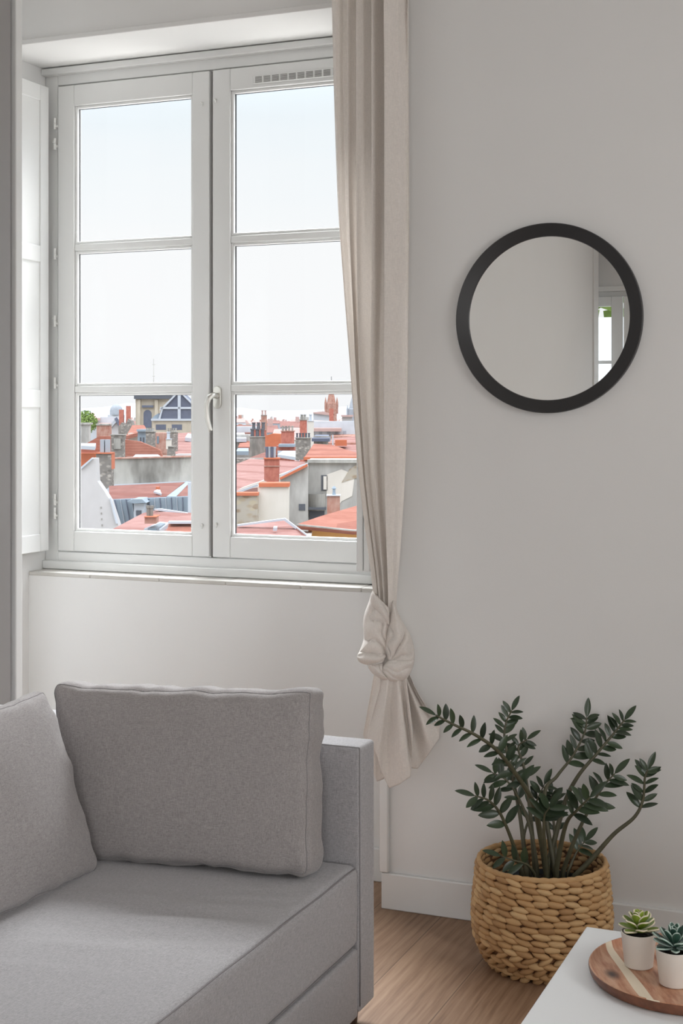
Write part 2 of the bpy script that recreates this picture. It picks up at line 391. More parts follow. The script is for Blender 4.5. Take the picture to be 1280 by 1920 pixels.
# hidden-screw catches on the meeting stiles
for u, v in ((379, 193), (404, 187), (379, 984), (406, 982)):
    q = onY(u, v, SY); bm = bmesh.new()
    tube(bm, [(q.x, SY+.001, q.z), (q.x, SY-.006, q.z), (q.x, SY-.008, q.z)], [.0045, .0042, .0025], 12)
    tube(bm, [(q.x, SY-.003, q.z), (q.x+.003, SY-.006, q.z-.006), (q.x+.001, SY-.005, q.z-.012)], [.003, .0025, .0018], 8)
    link('catch', bm, M['hinge'], sl if u < 395 else sr, smooth=True)
# air vent in the top rail of the right leaf
v0 = onY(478, 152, SY); v1 = onY(622, 134, SY); zc = .5*(v0.z+v1.z)
vt = boxes('air_vent', [(v0.x-.006, v1.x+.006, SY-.005, SY, zc-.013, zc+.013)], M['winpaint'], sr, b=.002)
L = []; n = 9; wv = (v1.x-v0.x)/n
for i in range(n):
    for k in range(5):
        L.append((v0.x+i*wv+.003, v0.x+(i+1)*wv-.003, SY-.0062, SY-.0048, zc-.0095+k*.0042, zc-.0095+k*.0042+.0016))
boxes('vent_slot', L, M['gap'], vt)
# hinges left
for v, two in ((232, 0), (270, 1), (476, 0), (602, 1), (718, 0), (937, 1), (962, 0)):
    q = onY(102.5, v, SY-.005); bm = bmesh.new()
    tube(bm, [(q.x, q.y, q.z-.019), (q.x, q.y, q.z+.001)], .0048, 12); tube(bm, [(q.x, q.y, q.z+.002), (q.x, q.y, q.z+.019)], .0044, 12)
    abox(bm, q.x, q.x+.011, q.y-.002, q.y+.004, q.z-.012, q.z-.006)
    if two: abox(bm, q.x-.010, q.x, q.y-.002, q.y+.004, q.z+.006, q.z+.012)
    link('hinge', bm, M['hinge'], win, smooth=False)

# interior shutters folded back against the reveal
def shutter(x, y0, y1, thick, label, nfold=2, face=1):
    T = thing('window_shutter', label, 'shutter', (x, (y0+y1)/2, .945))
    z0, z1 = .945, 2.512; st = .048
    for f in range(nfold):
        xx = x - face*f*(thick+.002)
        a, b = (xx-thick, xx) if face > 0 else (xx, xx+thick)
        L = [(a, b, y0, y0+st, z0, z1), (a, b, y1-st, y1, z0, z1)]
        rails = [(z0, z0+.06), (1.428, 1.488), (1.916, 1.972), (z1-.055, z1)]
        for r in rails: L.append((a, b, y0+st, y1-st, r[0], r[1]))
        leafo = boxes('shutter_leaf', L, M['winpaint'], T, b=.003)
        for r0, r1 in zip(rails, rails[1:]):
            c = (a+b)/2
            box('panel', c-.004, c+.004, y0+st, y1-st, r0[1], r1[0], M['winpaint'], leafo)
    return T
shutter(-2.762, 3.80, 4.062, .019, 'white panelled shutter folded against the left side of the window', 1, 1)
shutter(-1.562, 3.865, 4.072, .020, 'white shutter seen edge-on behind the lower curtain', 2, -1)

# ================================================================== rear window, seen in the mirror
bw = thing('window_2', 'white casement window reflected in the round mirror', 'window', (-2.2, YB, BZ0), kind='structure')
yr0, yr1 = YB-.12, YB-.06
boxes('window_frame', [(BX0, BX0+.04, yr0, yr1, BZ0, BZ1), (BX1-.04, BX1, yr0, yr1, BZ0, BZ1), (BX0, BX1, yr0, yr1, BZ1-.04, BZ1), (BX0, BX1, yr0, yr1, BZ0, BZ0+.04)], M['winpaint'], bw, b=.003)
for a, b in ((BX0+.04, -2.206), (-2.196, BX1-.04)):
    x0, x1 = a+.085, b-.085; zt, zb = 2.245, 1.02
    zm = [zb, 1.43, 1.815, zt]
    s = boxes('sash', [(a, x0, yr1-.02, yr1+.02, BZ0+.04, BZ1-.04), (x1, b, yr1-.02, yr1+.02, BZ0+.04, BZ1-.04), (x0, x1, yr1-.02, yr1+.02, zt, BZ1-.04), (x0, x1, yr1-.02, yr1+.02, BZ0+.04, zb)]
        + [(x0, x1, yr1-.015, yr1+.015, z-.012, z+.012) for z in zm[1:3]], M['winpaint'], bw, b=.003)
    for i in range(3): box('pane', x0, x1, yr1-.002, yr1+.002, zm[i], zm[i+1], M['glass'], s)
struct(box('trim_5', BX0-.02, BX1+.02, YB, YB+.02, BZ1, BZ1+.035, M['trimw'], b=.003))

# ================================================================== mirror
mc = onY(1025.5, 596.5, YW-.015)
mr = thing('round_mirror', 'round wall mirror in a thin black frame', 'mirror', (mc.x, YW, mc.z))
R = .2575
def vlathe(prof, n=128):
    bm = bmesh.new(); rings = []
    for r, y in prof: rings.append([bm.verts.new((mc.x+r*cos(2*pi*k/n), YW-y, mc.z+r*sin(2*pi*k/n))) for k in range(n)])
    return bm, rings
bm, rg = vlathe([(R, .001), (R, .020), (R-.002, .023), (R-.034, .013), (R-.036, .0065), (R-.036, .001)])
n = 128
for i in range(len(rg)-1):
    for k in range(n): bm.faces.new((rg[i][k], rg[i][(k+1) % n], rg[i+1][(k+1) % n], rg[i+1][k]))
autosm(link('frame', bm, M['mframe'], mr), 30)
bm, rg = vlathe([(R-.035, .006)]); bm.faces.new(rg[0]); 
o = link('mirror_glass', bm, M['mirror'], mr)
md = o.modifiers.new('s', 'SOLIDIFY'); md.thickness = .004; md.offset = 0
# ================================================================== sofa
def rbox(cx, cy, cz, hx, hy, hz, r, nx, ny, nz, disp=None, M3=None):
    """rounded box as one welded grid mesh; disp(p, normal, unit) -> offset vector"""
    bm = bmesh.new(); cache = {}
    def V(a, b, c):
        key = (round(a, 5), round(b, 5), round(c, 5))
        if key in cache: return cache[key]
        p = Vector((a*hx, b*hy, c*hz)); q = Vector((max(-hx+r, min(hx-r, p.x)), max(-hy+r, min(hy-r, p.y)), max(-hz+r, min(hz-r, p.z))))
        d = (p-q); nrm = d.normalized() if d.length > 1e-7 else Vector((0, 0, 1)); p2 = q+nrm*r
        if disp: p2 = p2+disp(p2, nrm, (a, b, c))
        if M3: p2 = M3 @ p2
        v = bm.verts.new(p2+Vector((cx, cy, cz))); cache[key] = v; return v
    def lo(n, h):
        # denser rows near the edges
        e = min(.45, r/h)
        base = [-1, -1+e*.25, -1+e*.5, -1+e*.75]; mid = [(-1+e)+(2-2*e)*i/n for i in range(n+1)]
        return base+mid+[-x for x in base[::-1]]
    X, Y, Z = lo(nx, hx), lo(ny, hy), lo(nz, hz)
    def quad(f, A, B, flip):
        for i in range(len(A)-1):
            for j in range(len(B)-1):
                vs = [f(A[i], B[j]), f(A[i+1], B[j]), f(A[i+1], B[j+1]), f(A[i], B[j+1])]
                if len(set(vs)) == 4: bm.faces.new(vs[::-1] if flip else vs)
    quad(lambda a, b: V(a, b, 1), X, Y, False); quad(lambda a, b: V(a, b, -1), X, Y, True)
    quad(lambda a, b: V(a, 1, b), X, Z, True); quad(lambda a, b: V(a, -1, b), X, Z, False)
    quad(lambda a, b: V(1, a, b), Y, Z, False); quad(lambda a, b: V(-1, a, b), Y, Z, True)
    return bm
def nz3(p, s, o=0): return noise.noise(Vector((p[0]*s+o, p[1]*s+o*.7, p[2]*s-o)))

sofa = thing('sofa', 'light grey fabric sofa with a low square arm under the window', 'sofa', (-1.75, 2.2, 0))
SX = -1.200; SB = -2.345; SYE = 2.993; SF = .95
# arm
bm = rbox((SX+SB)/2, (2.993+3.086)/2, .347, (SX-SB)/2, .0465, .302, .010, 30, 3, 16, lambda p, n, u: n*(.0015*nz3(p, 5)))
link('arm', bm, M['sofa'], sofa, smooth=True)
bm = bmesh.new()
e = .0015
for ya in (2.9965,):
    tube(bm, [(SX-.002, ya, .06), (SX-.002, ya, .3), (SX-.003, ya, .645)], .0016, 6); tube(bm, [(SX-.003, ya, .6465), (-1.8, ya, .647), (SB+.01, ya, .6465)], .0012, 6)
link('arm_seam', bm, M['seam'], sofa, smooth=True)
# seat mattress with soft creases
def seatd(p, n, u):
    d = .0
    if n.z > .5:
        x, y = p.x, p.y
        crown = .006*(1-u[0]**2)*(1-u[1]**4)
        d += crown
        for cx, cy, L, w, a, ang in ((.40, .64, .20, .016, .0030, .30), (.36, .53, .24, .018, .0036, .28), (.42, .42, .20, .016, .0030, .32), (.47, .73, .16, .014, .0024, .30), (.30, .35, .2, .02, .0028, .25), (.2, .62, .2, .02, .0026, .25), (.15, .2, .3, .02, .002, .2)):
            dx, dy = x-cx, y-cy-ang*(x-cx); a *= 1.6; d += a*math.exp(-(dy/w)**2)*math.exp(-(dx/L)**2*2.5) - a*.7*math.exp(-((dy-.035)/w)**2)*math.exp(-(dx/L)**2*2.5)
        d += .003*nz3((x, y, 0), 4)
    return n*d + n*(.0012*nz3(p, 9, 3))
bm = rbox((SX+SB)/2, (SF+SYE-.002)/2, .2925, (SX-SB)/2, (SYE-.002-SF)/2, .0925, .022, 60, 110, 6, seatd)
seat = link('seat_mattress', bm, M['sofa'], sofa, smooth=True)
bm = bmesh.new()
tube(bm, [(SX-.004, SF+.02+i*.05, .3795+.0008*sin(i)) for i in range(41)], .0016, 6); tube(bm, [(SX-.004, SF+.02+i*.05, .206) for i in range(41)], .0013, 6)
link('seat_piping', bm, M['seam'], seat, smooth=True)
bm = rbox((SX+SB)/2-.0015, (SF+SYE-.002)/2, .116, (SX-SB)/2-.0015, (SYE-.004-SF)/2, .078, .008, 6, 20, 3)
link('base', bm, M['sofa'], sofa, smooth=True)
# backrest board against the partition
bm = rbox(-2.255, (SF+2.99)/2, .52, .075, (2.99-SF)/2, .115, .02, 3, 20, 6)
link('backrest', bm, M['sofa'], sofa, smooth=True)
for x in (SX-.05, SB+.05):
    for y in (SF+.05, 3.04):
        bm = bmesh.new(); lathe(bm, [(0, 0), (.022, 0), (.026, .046), (0, .046)], 20, (x, y, 0)); link('leg', bm, M['darkfoot'], sofa)

def cushion(name, label, cat, loc, rot, Wd, H, Te, Tc, seed, group=None, wr=.004, sag=0):
    """box-edge scatter cushion; local x = width, z = height, y = thickness (front is -y)"""
    T = thing(name, label, cat, loc, 0, group)
    T.rotation_euler = rot
    def disp(p, n, u):
        a, b, c = u
        bul = (Tc-Te)/2*(max(0, 1-abs(a)**2.6)**.7)*(max(0, 1-abs(c)**2.6)**.7)
        # panels bulge, edges bow inwards between the corners
        y = (1 if b > 0 else -1)*bul*min(1, abs(b)) if abs(b) > .3 else b*bul
        x = -a*abs(a)*.005*(1-c*c); z = -c*abs(c)*.007*(1-a*a)
        z += -.012*(1-a*a)*sag*(c+1)/2
        e = max(abs(a), abs(c)); near = max(0, (e-.72)/.28)
        pu = near*wr*(nz3((p.x*1.0, seed, p.z), 16, seed)+.6*nz3((p.x, seed, p.z), 34, seed))
        d = n*(pu + .004*nz3((p.x, p.y+seed, p.z), 6, seed))
        # ears pinched at corners
        k = (abs(a)*abs(c))**10; 
        return Vector((x, y, z))+d
    r = .028
    bm = rbox(0, 0, 0, Wd/2, Te/2, H/2, r, 44, 6, 30, disp)
    body = link('cover', bm, M['cush'], T, smooth=True, world=False)
    # piping seam all round the front and back edge
    for sgn in (-1, 1):
        P = []
        def pt(a, c):
            hx, hy, hz = Wd/2, Te/2, H/2
            p = Vector((a*hx, sgn*hy, c*hz)); q = Vector((max(-hx+r, min(hx-r, p.x)), sgn*(hy-r), max(-hz+r, min(hz-r, p.z))))
            n_ = (p-q).normalized(); p2 = q+n_*(r+.0003); return p2+disp(p2, n_, (a, sgn, c))
        N = 44
        for i in range(N): P.append(pt(-1+2*i/N, 1))
        for i in range(N): P.append(pt(1, 1-2*i/N))
        for i in range(N): P.append(pt(1-2*i/N, -1))
        for i in range(N+1): P.append(pt(-1, -1+2*i/N))
        bm = bmesh.new(); tube(bm, P, .0011, 6, caps=False); link('piping', bm, M['seam'], body, smooth=True, world=False)
    return T
# cushion against the arm: placed from the pixels of its bottom-right and top-left corners
cushion('cushion', 'wide grey box cushion leaning against the sofa arm below the window', 'cushion', (-1.580, 2.868, .580), (radians(-9), radians(-1.5), radians(6.0)), .64, .405, .115, .17, 3.1, wr=.008)
cushion('cushion', 'grey cushion leaning on the backrest, cut off by the left edge of the photo', 'cushion', (-1.832, 2.400, .572), (radians(-20), 0, radians(89)), .67, .43, .085, .165, 8.7, wr=.008, sag=.8)

# ================================================================== curtain
CY = 3.70
cur = thing('curtain', 'beige curtain gathered and tied in a knot at the right of the window', 'curtain', (-1.49, CY, 1.1))
Lt = [(-420, 622), (0, 625), (200, 630), (400, 637), (600, 653), (800, 669), (900, 677), (1000, 688), (1120, 704)]
Rt = [(-420, 765), (0, 763), (400, 764), (700, 763), (900, 758), (1000, 752), (1060, 748), (1120, 741)]
# fold ridges: (s position at the top, s position at the knot, depth at the top)
NV = 100
def trk(*l): return list(zip((-330, 160, 400, 550, 700, 900, 1120), l))
TR = [(Lt, -.010, -.008), (trk(637, 638, 643, 653, 664, 679, 707), -.022, -.016), (trk(638.5, 639.5, 645, 655, 666, 681, 708), .008, .004), (trk(646, 649, 654, 662, 669, 682, 709), .008, .006),
      (trk(656, 656.5, 659.5, 665, 671, 684, 711), -.016, -.006), (trk(663, 666, 665.5, 667, 673, 686.5, 713), .014, .008), (trk(676, 676, 677, 678, 680, 691, 717), -.024, -.016), (trk(690, 690, 692, 691, 689, 698, 721), .034, .016),
      (trk(702, 701, 702, 702, 699, 706, 725), -.014, -.014), (trk(712, 714, 715, 714, 711, 714, 729), .034, .016), (trk(724, 728, 728, 728, 726, 727, 733), -.022, -.016), (trk(748, 752, 752, 752, 751, 746, 738), -.014, -.010),
      (trk(756, 759.5, 760, 760, 759, 754, 740), .002, -.002), (Rt, .004, .004), ([(v_, u_-4) for v_, u_ in Rt], .030, .016)]
def smoothtab(tab, v): return (interp(tab, v-50)+interp(tab, v-20)+interp(tab, v)+interp(tab, v+20)+interp(tab, v+50))/5
bm = bmesh.new(); grid = []
for j in range(NV+1):
    v = -330+(1146+330)*j/NV; row = []; bl = min(1, max(0, (v-450)/670))
    cps = []
    for ti, (tab, d0, d1) in enumerate(TR):
        dy = (d0+(d1-d0)*bl)*(1.45 if ti < 13 else 1)
        if ti == 12: dy += .026*max(0, min(1, (130-v)/260))
        cps.append((smoothtab(tab, v), dy))
    for (ua, da), (ub, db) in zip(cps, cps[1:]):
        for k in range(14):
            f = k/14; e = .5-.5*cos(pi*f)
            uu = ua+(ub-ua)*(f*.45+.55*(e if (da < db) else e)); dy = da+(db-da)*e
            p = onY(uu+.5*noise.noise(Vector((uu*.05, v*.004, 1))), v, CY); row.append(bm.verts.new((p.x, CY+dy+.0012*noise.noise(Vector((uu*.06, v*.004, 3))), p.z)))
    p = onY(cps[-1][0], v, CY); row.append(bm.verts.new((p.x, CY+cps[-1][1], p.z)))
    grid.append(row)
for j in range(NV):
    for i in range(len(grid[0])-1): bm.faces.new((grid[j][i], grid[j+1][i], grid[j+1][i+1], grid[j][i+1]))
link('hanging_panel', bm, M['curtain'], cur, smooth=True)
# knot (crop frame of the knot: origin 640,1060, scale 4.364)
def kp(cx, cy, dy=0): 
    p = onY(640+cx/4.364, 1060+cy/4.364, CY+dy); return p
def lobe(name, outline, ctr, base, bulge, conv, freq, amp, par, seed=0.0, nt=26, ns=110, back=.35, ex=.5):
    """plump closed pad of cloth over an outline, pleats running towards the point conv"""
    Q = [Vector((x, y, 0)) for x, y in outline]; n = len(Q); O = []
    for i in range(n):
        a_, b_, c_, d_ = Q[i-1], Q[i], Q[(i+1) % n], Q[(i+2) % n]
        for k in range(12):
            t_ = k/12; O.append(.5*((2*b_)+(c_-a_)*t_+(2*a_-5*b_+4*c_-d_)*t_*t_+(3*b_-a_-3*c_+d_)*t_**3))
    m_ = len(O); C0 = Vector((ctr[0], ctr[1], 0)); bm = bmesh.new()
    def hgt(p, t_, sg):
        prof = (1-t_**2)**ex
        dx, dy = p.x-conv[0], p.y-conv[1]; dist = math.hypot(dx, dy); ang = math.atan2(dy, dx)
        x = ang*freq+1.1*noise.noise(Vector((p.x*.008, p.y*.008, seed)))*2+seed
        pl_ = (abs(sin(x))**.7-.6)*amp*min(1, dist/90)*min(1, (1-t_)*5)
        wr_ = .0022*noise.noise(Vector((p.x*.018, p.y*.018, seed+4)))*min(1, (1-t_)*5)
        return base-(bulge*prof+pl_+wr_) if sg > 0 else base+bulge*back*prof
    rings = {}
    for sg in (1, -1):
        c = bm.verts.new(kp(C0.x, C0.y, hgt(C0, 0, sg))); R_ = []
        for j in range(1, nt+1):
            t_ = sin(pi/2*j/nt) if j < nt else 1
            if j == nt and sg < 0: R_.append(rings[1][-1]); continue
            R_.append([bm.verts.new(kp(*(C0+(o_-C0)*t_).xy, hgt(C0+(o_-C0)*t_, t_, sg))) for o_ in O])
        rings[sg] = R_
        for k in range(m_):
            f = [c, R_[0][k], R_[0][(k+1) % m_]]; bm.faces.new(f if sg > 0 else f[::-1])
        for A, B in zip(R_, R_[1:]):
            for k in range(m_):
                f = [A[k], B[k], B[(k+1) % m_], A[(k+1) % m_]]; bm.faces.new(f if sg > 0 else f[::-1])
    bmesh.ops.recalc_face_normals(bm, faces=bm.faces)
    return link(name, bm, M['curtain'], par, smooth=True)
knot = lobe('knot', [(255, 215), (318, 270), (385, 350), (392, 430), (385, 560), (370, 720), (310, 800), (215, 814), (150, 790), (128, 745), (152, 690), (180, 600), (176, 480), (188, 395), (222, 300)], (275, 560), -.004, .034, (430, 800), 8.5, .0125, cur, 1.0)
lobe('knot_fold', [(425, 286), (470, 400), (512, 480), (560, 560), (586, 640), (599, 740), (582, 810), (500, 830), (400, 810), (362, 720), (357, 610), (382, 480), (402, 360)], (470, 640), -.008, .040, (398, 785), 5.6, .0150, knot, 2.3)
lobe('knot_fold', [(252, 212), (236, 290), (270, 352), (330, 420), (384, 486), (394, 440), (386, 352), (330, 290), (280, 238)], (318, 345), -.026, .016, (620, 800), 30, .0075, knot, .3)
lobe('knot_fold', [(340, 826), (395, 772), (480, 762), (560, 765), (594, 782), (578, 850), (532, 928), (460, 948), (396, 946), (352, 905), (330, 865)], (455, 855), -.022, .028, (250, 800), 10, .0050, knot, 4.2)
lobe('knot_fold', [(212, 806), (270, 808), (335, 800), (345, 850), (372, 905), (404, 948), (345, 940), (285, 908), (238, 866)], (300, 860), -.016, .024, (480, 1100), 16, .0060, knot, 5.0)
lobe('knot_fold', [(126, 748), (150, 712), (235, 708), (305, 716), (362, 735), (348, 780), (325, 806), (260, 820), (205, 814), (148, 792)], (235, 765), -.020, .022, (440, 735), 8, .0085, knot, 6.1)
lobe('knot_fold', [(300, 700), (400, 690), (470, 740), (470, 860), (390, 900), (300, 860)], (385, 790), .004, .014, (700, 800), 10, .003, knot, 8.0)
# tail: three loose flaps below the knot
def flap(top, bot, dy0, dy1, folds, amp, name, par, seed=0, ns=90, nt=60, bend=0.0):
    def poly(Q, s):
        d = [0]
        for a, b in zip(Q, Q[1:]): d.append(d[-1]+math.hypot(b[0]-a[0], b[1]-a[1]))
        x = s*d[-1]
        for k in range(len(Q)-1):
            if x <= d[k+1] or k == len(Q)-2:
                u = (x-d[k])/(d[k+1]-d[k]); return (Q[k][0]+(Q[k+1][0]-Q[k][0])*u, Q[k][1]+(Q[k+1][1]-Q[k][1])*u)
    bm = bmesh.new(); g = []
    for j in range(nt+1):
        t_ = j/nt; row = []
        for i in range(ns+1):
            s = i/ns; a = poly(top, s); b = poly(bot, s)
            e = t_**.9
            x = a[0]+(b[0]-a[0])*(t_+bend*sin(pi*t_)*(s-.5)*2); y = a[1]+(b[1]-a[1])*t_
            dy = dy0+(dy1-dy0)*t_ + amp*(.35+.9*sin(pi*min(1, t_*.9))) * sin(2*pi*folds*s+seed+.8*t_) * (1 if 0 < s < 1 else .8) + .004*noise.noise(Vector((s*3, t_*4, seed)))
            row.append(bm.verts.new(kp(x, y, dy)))
        g.append(row)
    for j in range(nt):
        for i in range(ns): bm.faces.new((g[j][i], g[j+1][i], g[j+1][i+1], g[j][i+1]))
    o = link(name, bm, M['curtain'], par, smooth=True); md = o.modifiers.new('s', 'SOLIDIFY'); md.thickness = .0012; return o
tail = flap([(345, 890), (430, 900), (525, 880)], [(205, 1400), (290, 1560), (330, 1700), (390, 1822), (470, 1795), (568, 1728), (575, 1560), (585, 1350)], -.024, -.022, 2.6, .011, 'tail', cur, 1.0)
flap([(440, 900), (545, 860)], [(560, 1500), (575, 1660), (622, 1664), (700, 1560), (800, 1420), (800, 1310), (735, 1215)], .0, .018, 2.3, .012, 'tail_flap', tail, 2.2, bend=-.1)
flap([(270, 880), (370, 890)], [(180, 1390), (200, 1560), (290, 1770), (345, 1750), (400, 1600)], .0, .012, 1.2, .008, 'tail_flap', tail, .4)

# ================================================================== basket
BC = Vector((0, 0, 0)); _c = at(1015.5, 1700, 3.63); BC.x, BC.y = _c.x, _c.y
BPR = [(0, .118), (.012, .132), (.04, .152), (.08, .168), (.13, .1725), (.18, .169), (.23, .164), (.262, .161)]
bk = thing('woven_basket', 'round natural water-hyacinth basket holding the tall plant', 'basket', BC)
def lump(bm, lay, p, ax, up, nrm, L, Wd, T, tint):
    """one plump braided strand: pointed ellipsoid"""
    nu, nv = 8, 7; rings = []
    for i in range(nu+1):
        t_ = -1+2*i/nu; r = (1-abs(t_)**2.2)**.75; skew = .30*t_
        if i in (0, nu): rings.append([bm.verts.new(p+ax*(t_*L/2)+up*(skew*Wd*.8))]); continue
        rings.append([bm.verts.new(p+ax*(t_*L/2)+up*(skew*Wd*.8+cos(2*pi*k/nv)*r*Wd/2)+nrm*(sin(2*pi*k/nv)*r*T/2)) for k in range(nv)])
    for i in range(nu):
        A, B = rings[i], rings[i+1]
        for k in range(nv):
            if len(A) == 1: f = (A[0], B[(k+1) % nv], B[k])
            elif len(B) == 1: f = (A[k], A[(k+1) % nv], B[0])
            else: f = (A[k], A[(k+1) % nv], B[(k+1) % nv], B[k])
            bm.faces.new(f)
    for r in rings:
        for v in r: v[lay] = tint
bm = bmesh.new(); lay = bm.verts.layers.float.new('tint'); random.seed(5)
rows = 17; hz_ = .262/rows
for j in range(rows):
    z = (j+.5)*hz_; r = interp(BPR, z); n_ = 27; lower = j < 6
    slope = (interp(BPR, z+.005)-interp(BPR, z-.005))/.01
    for k in range(n_):
        a = 2*pi*(k+.5*(j % 2)*(.35 if not lower else 1)+.16*j)/n_ + random.uniform(-.02, .02)
        nr = Vector((cos(a), sin(a), -slope*.6)).normalized(); tg = Vector((-sin(a), cos(a), 0)); up = nr.cross(tg); 
        if up.z < 0: up = -up
        til = (.34 if not lower else (.42 if j % 2 else -.30))+random.uniform(-.12, .12)
        ax = tg*cos(til)-up*sin(til); u2 = tg*sin(til)+up*cos(til)
        L = 2*pi*r/n_*(1.28+random.uniform(-.08, .12))
        lump(bm, lay, Vector((BC.x+r*cos(a), BC.y+r*sin(a), z+random.uniform(-.0015, .0015))), ax, u2, nr, L, hz_*(1.20+random.uniform(-.15, .15)), .021, random.uniform(.15, 1))
wv = link('woven_wall', bm, M['straw'], bk, smooth=True)
bm = bmesh.new(); lathe(bm, [(0, .006), (.110, .006), (.125, .014)]+[(r-.005, z) for z, r in BPR[2:]], 64, BC)
o = link('lining', bm, M['strawin'], bk, smooth=True)
bm = bmesh.new(); lay = bm.verts.layers.float.new('tint')
for q_ in range(2):
    pts = [(BC.x+.1605*cos(2*pi*k/160), BC.y+.1605*sin(2*pi*k/160), .2655+.0016*sin(k*.9+q_*pi)) for k in range(161)]
    tube(bm, pts, [.0062+.0006*sin(k*1.3) for k in range(161)], 8, caps=False)
for v in bm.verts: v[lay] = .55+.3*noise.noise(v.co*30)
link('rim', bm, M['straw'], bk, smooth=True)

# ================================================================== tall plant
pl = thing('potted_plant', 'tall glossy dark green plant growing out of the woven basket', 'plant', (BC.x, BC.y, .02))
bm = bmesh.new(); lathe(bm, [(0, .190), (.05, .193), (.1, .191), (.135, .188)], 48, BC)
for v in bm.verts: v.co.z += .004*noise.noise(v.co*40)
link('soil', bm, M['soil'], pl, smooth=True)
bm = bmesh.new(); lathe(bm, [(0, .02), (.105, .02), (.139, .195), (.142, .195), (.142, .2), (.136, .2), (.1345, .185)], 48, BC)
link('nursery_pot', bm, M['seal'], pl)
def leafmesh(bm, lay, base, d, nrm, L, Wd, curl, tint, elay=None, nu=10, thick=0.0, tipsharp=1.0, fold=.22, widest=.5):
    d = d.normalized(); nrm = (nrm-d*nrm.dot(d)).normalized(); side = d.cross(nrm)
    rows_ = []
    for i in range(nu+1):
        t_ = i/nu
        w_ = (sin(pi*t_**(.69/ -math.log(widest) if widest != .5 else 1)))**.72*(1-.12*t_) if 0 < t_ < 1 else 0
        w_ = max(w_, .05 if t_ == 0 else .0)*Wd/2
        c = base+d*(L*t_)-nrm*(curl*L*t_*t_)
        if i == nu: rows_.append([bm.verts.new(c)]); continue
        row = []
        for s in (-1, -.55, 0, .55, 1):
            row.append(bm.verts.new(c+side*(s*w_)+nrm*(fold*w_*abs(s)**1.5)-(nrm*(thick*(1-abs(s))) if thick else Vector())))
        rows_.append(row)
    for r_i, r in enumerate(rows_):
        for k, v in enumerate(r):
            v[lay] = tint*(1 if k != 2 else 1.25)
            if elay: v[elay] = 1.0 if (len(r) == 1 or k in (0, 4)) else (.35 if k in (1, 3) else 0.0)
    for i in range(nu):
        A, B = rows_[i], rows_[i+1]
        if len(B) == 1:
            for k in range(4): bm.faces.new((A[k], A[k+1], B[0]))
        else:
            for k in range(4): bm.faces.new((A[k], A[k+1], B[k+1], B[k]))
def cp(cx, cy, off=0): return at(760+cx/2.4615, 1280+cy/2.4615, 3.63+off)
random.seed(21)
camdir = -FW
# (points with depth offsets, base radius, t where leaves start, leaf pairs, leaf length m, side tilt)
stems = [
 ([(655, 905, -.01), (622, 700, -.05), (585, 545, -.10), (500, 410, -.15), (420, 310, -.19), (320, 240, -.22), (215, 190, -.24), (140, 150, -.25)], .0080, .34, 13, .036, .5),
 ([(560, 900, .0), (532, 640, .02), (492, 430, .05), (458, 270, .07), (462, 190, .08), (490, 128, .08)], .0060, .34, 11, .034, .3),
 ([(600, 900, .02), (575, 600, .05), (548, 400, .07), (520, 300, .09), (560, 262, .09)], .0060, .40, 8, .034, .2),
 ([(690, 880, .02), (640, 530, .07), (700, 430, .09), (770, 340, .10), (826, 230, .11), (836, 160, .115)], .0060, .50, 9, .040, .2),
 ([(650, 870, .03), (728, 575, .06), (790, 440, .08), (880, 330, .09), (960, 235, .10), (1010, 172, .10)], .0068, .52, 10, .038, .25),
 ([(768, 905, .0), (860, 812, .0), (960, 700, .0), (1056, 620, .0), (1095, 540, .0), (1104, 440, .0), (1118, 400, .0)], .0070, .56, 8, .038, .3),
 ([(720, 890, .0), (782, 720, -.02), (850, 580, -.03), (915, 475, -.03), (965, 420, -.03)], .0058, .48, 6, .042, .5),
 ([(540, 890, -.02), (498, 750, -.05), (440, 610, -.08), (385, 545, -.10), (320, 522, -.11)], .0058, .36, 7, .042, .5),
 ([(690, 885, -.04), (738, 660, -.09), (790, 590, -.12), (850, 530, -.14)], .0066, .50, 5, .050, .5),
 ([(610, 885, .0), (582, 700, .01), (535, 560, .02), (470, 455, .02), (400, 415, .02)], .0055, .50, 6, .038, .3),
 ([(600, 890, -.05), (560, 840, -.09), (500, 820, -.11), (440, 800, -.12)], .0040, .30, 3, .040, .5),
 ([(650, 885, -.06), (640, 720, -.10), (640, 620, -.12), (665, 575, -.13)], .0058, .55, 5, .046, .6),
 ([(700, 890, .05), (690, 740, .08), (680, 600, .10), (672, 520, .11)], .0055, .42, 7, .036, .4),
 ([(745, 885, .03), (790, 780, .05), (830, 730, .06)], .0040, .45, 3, .038, .4),
 ([(575, 890, .04), (545, 720, .08), (600, 560, .10), (640, 470, .11)], .0050, .45, 6, .036, .3),
]
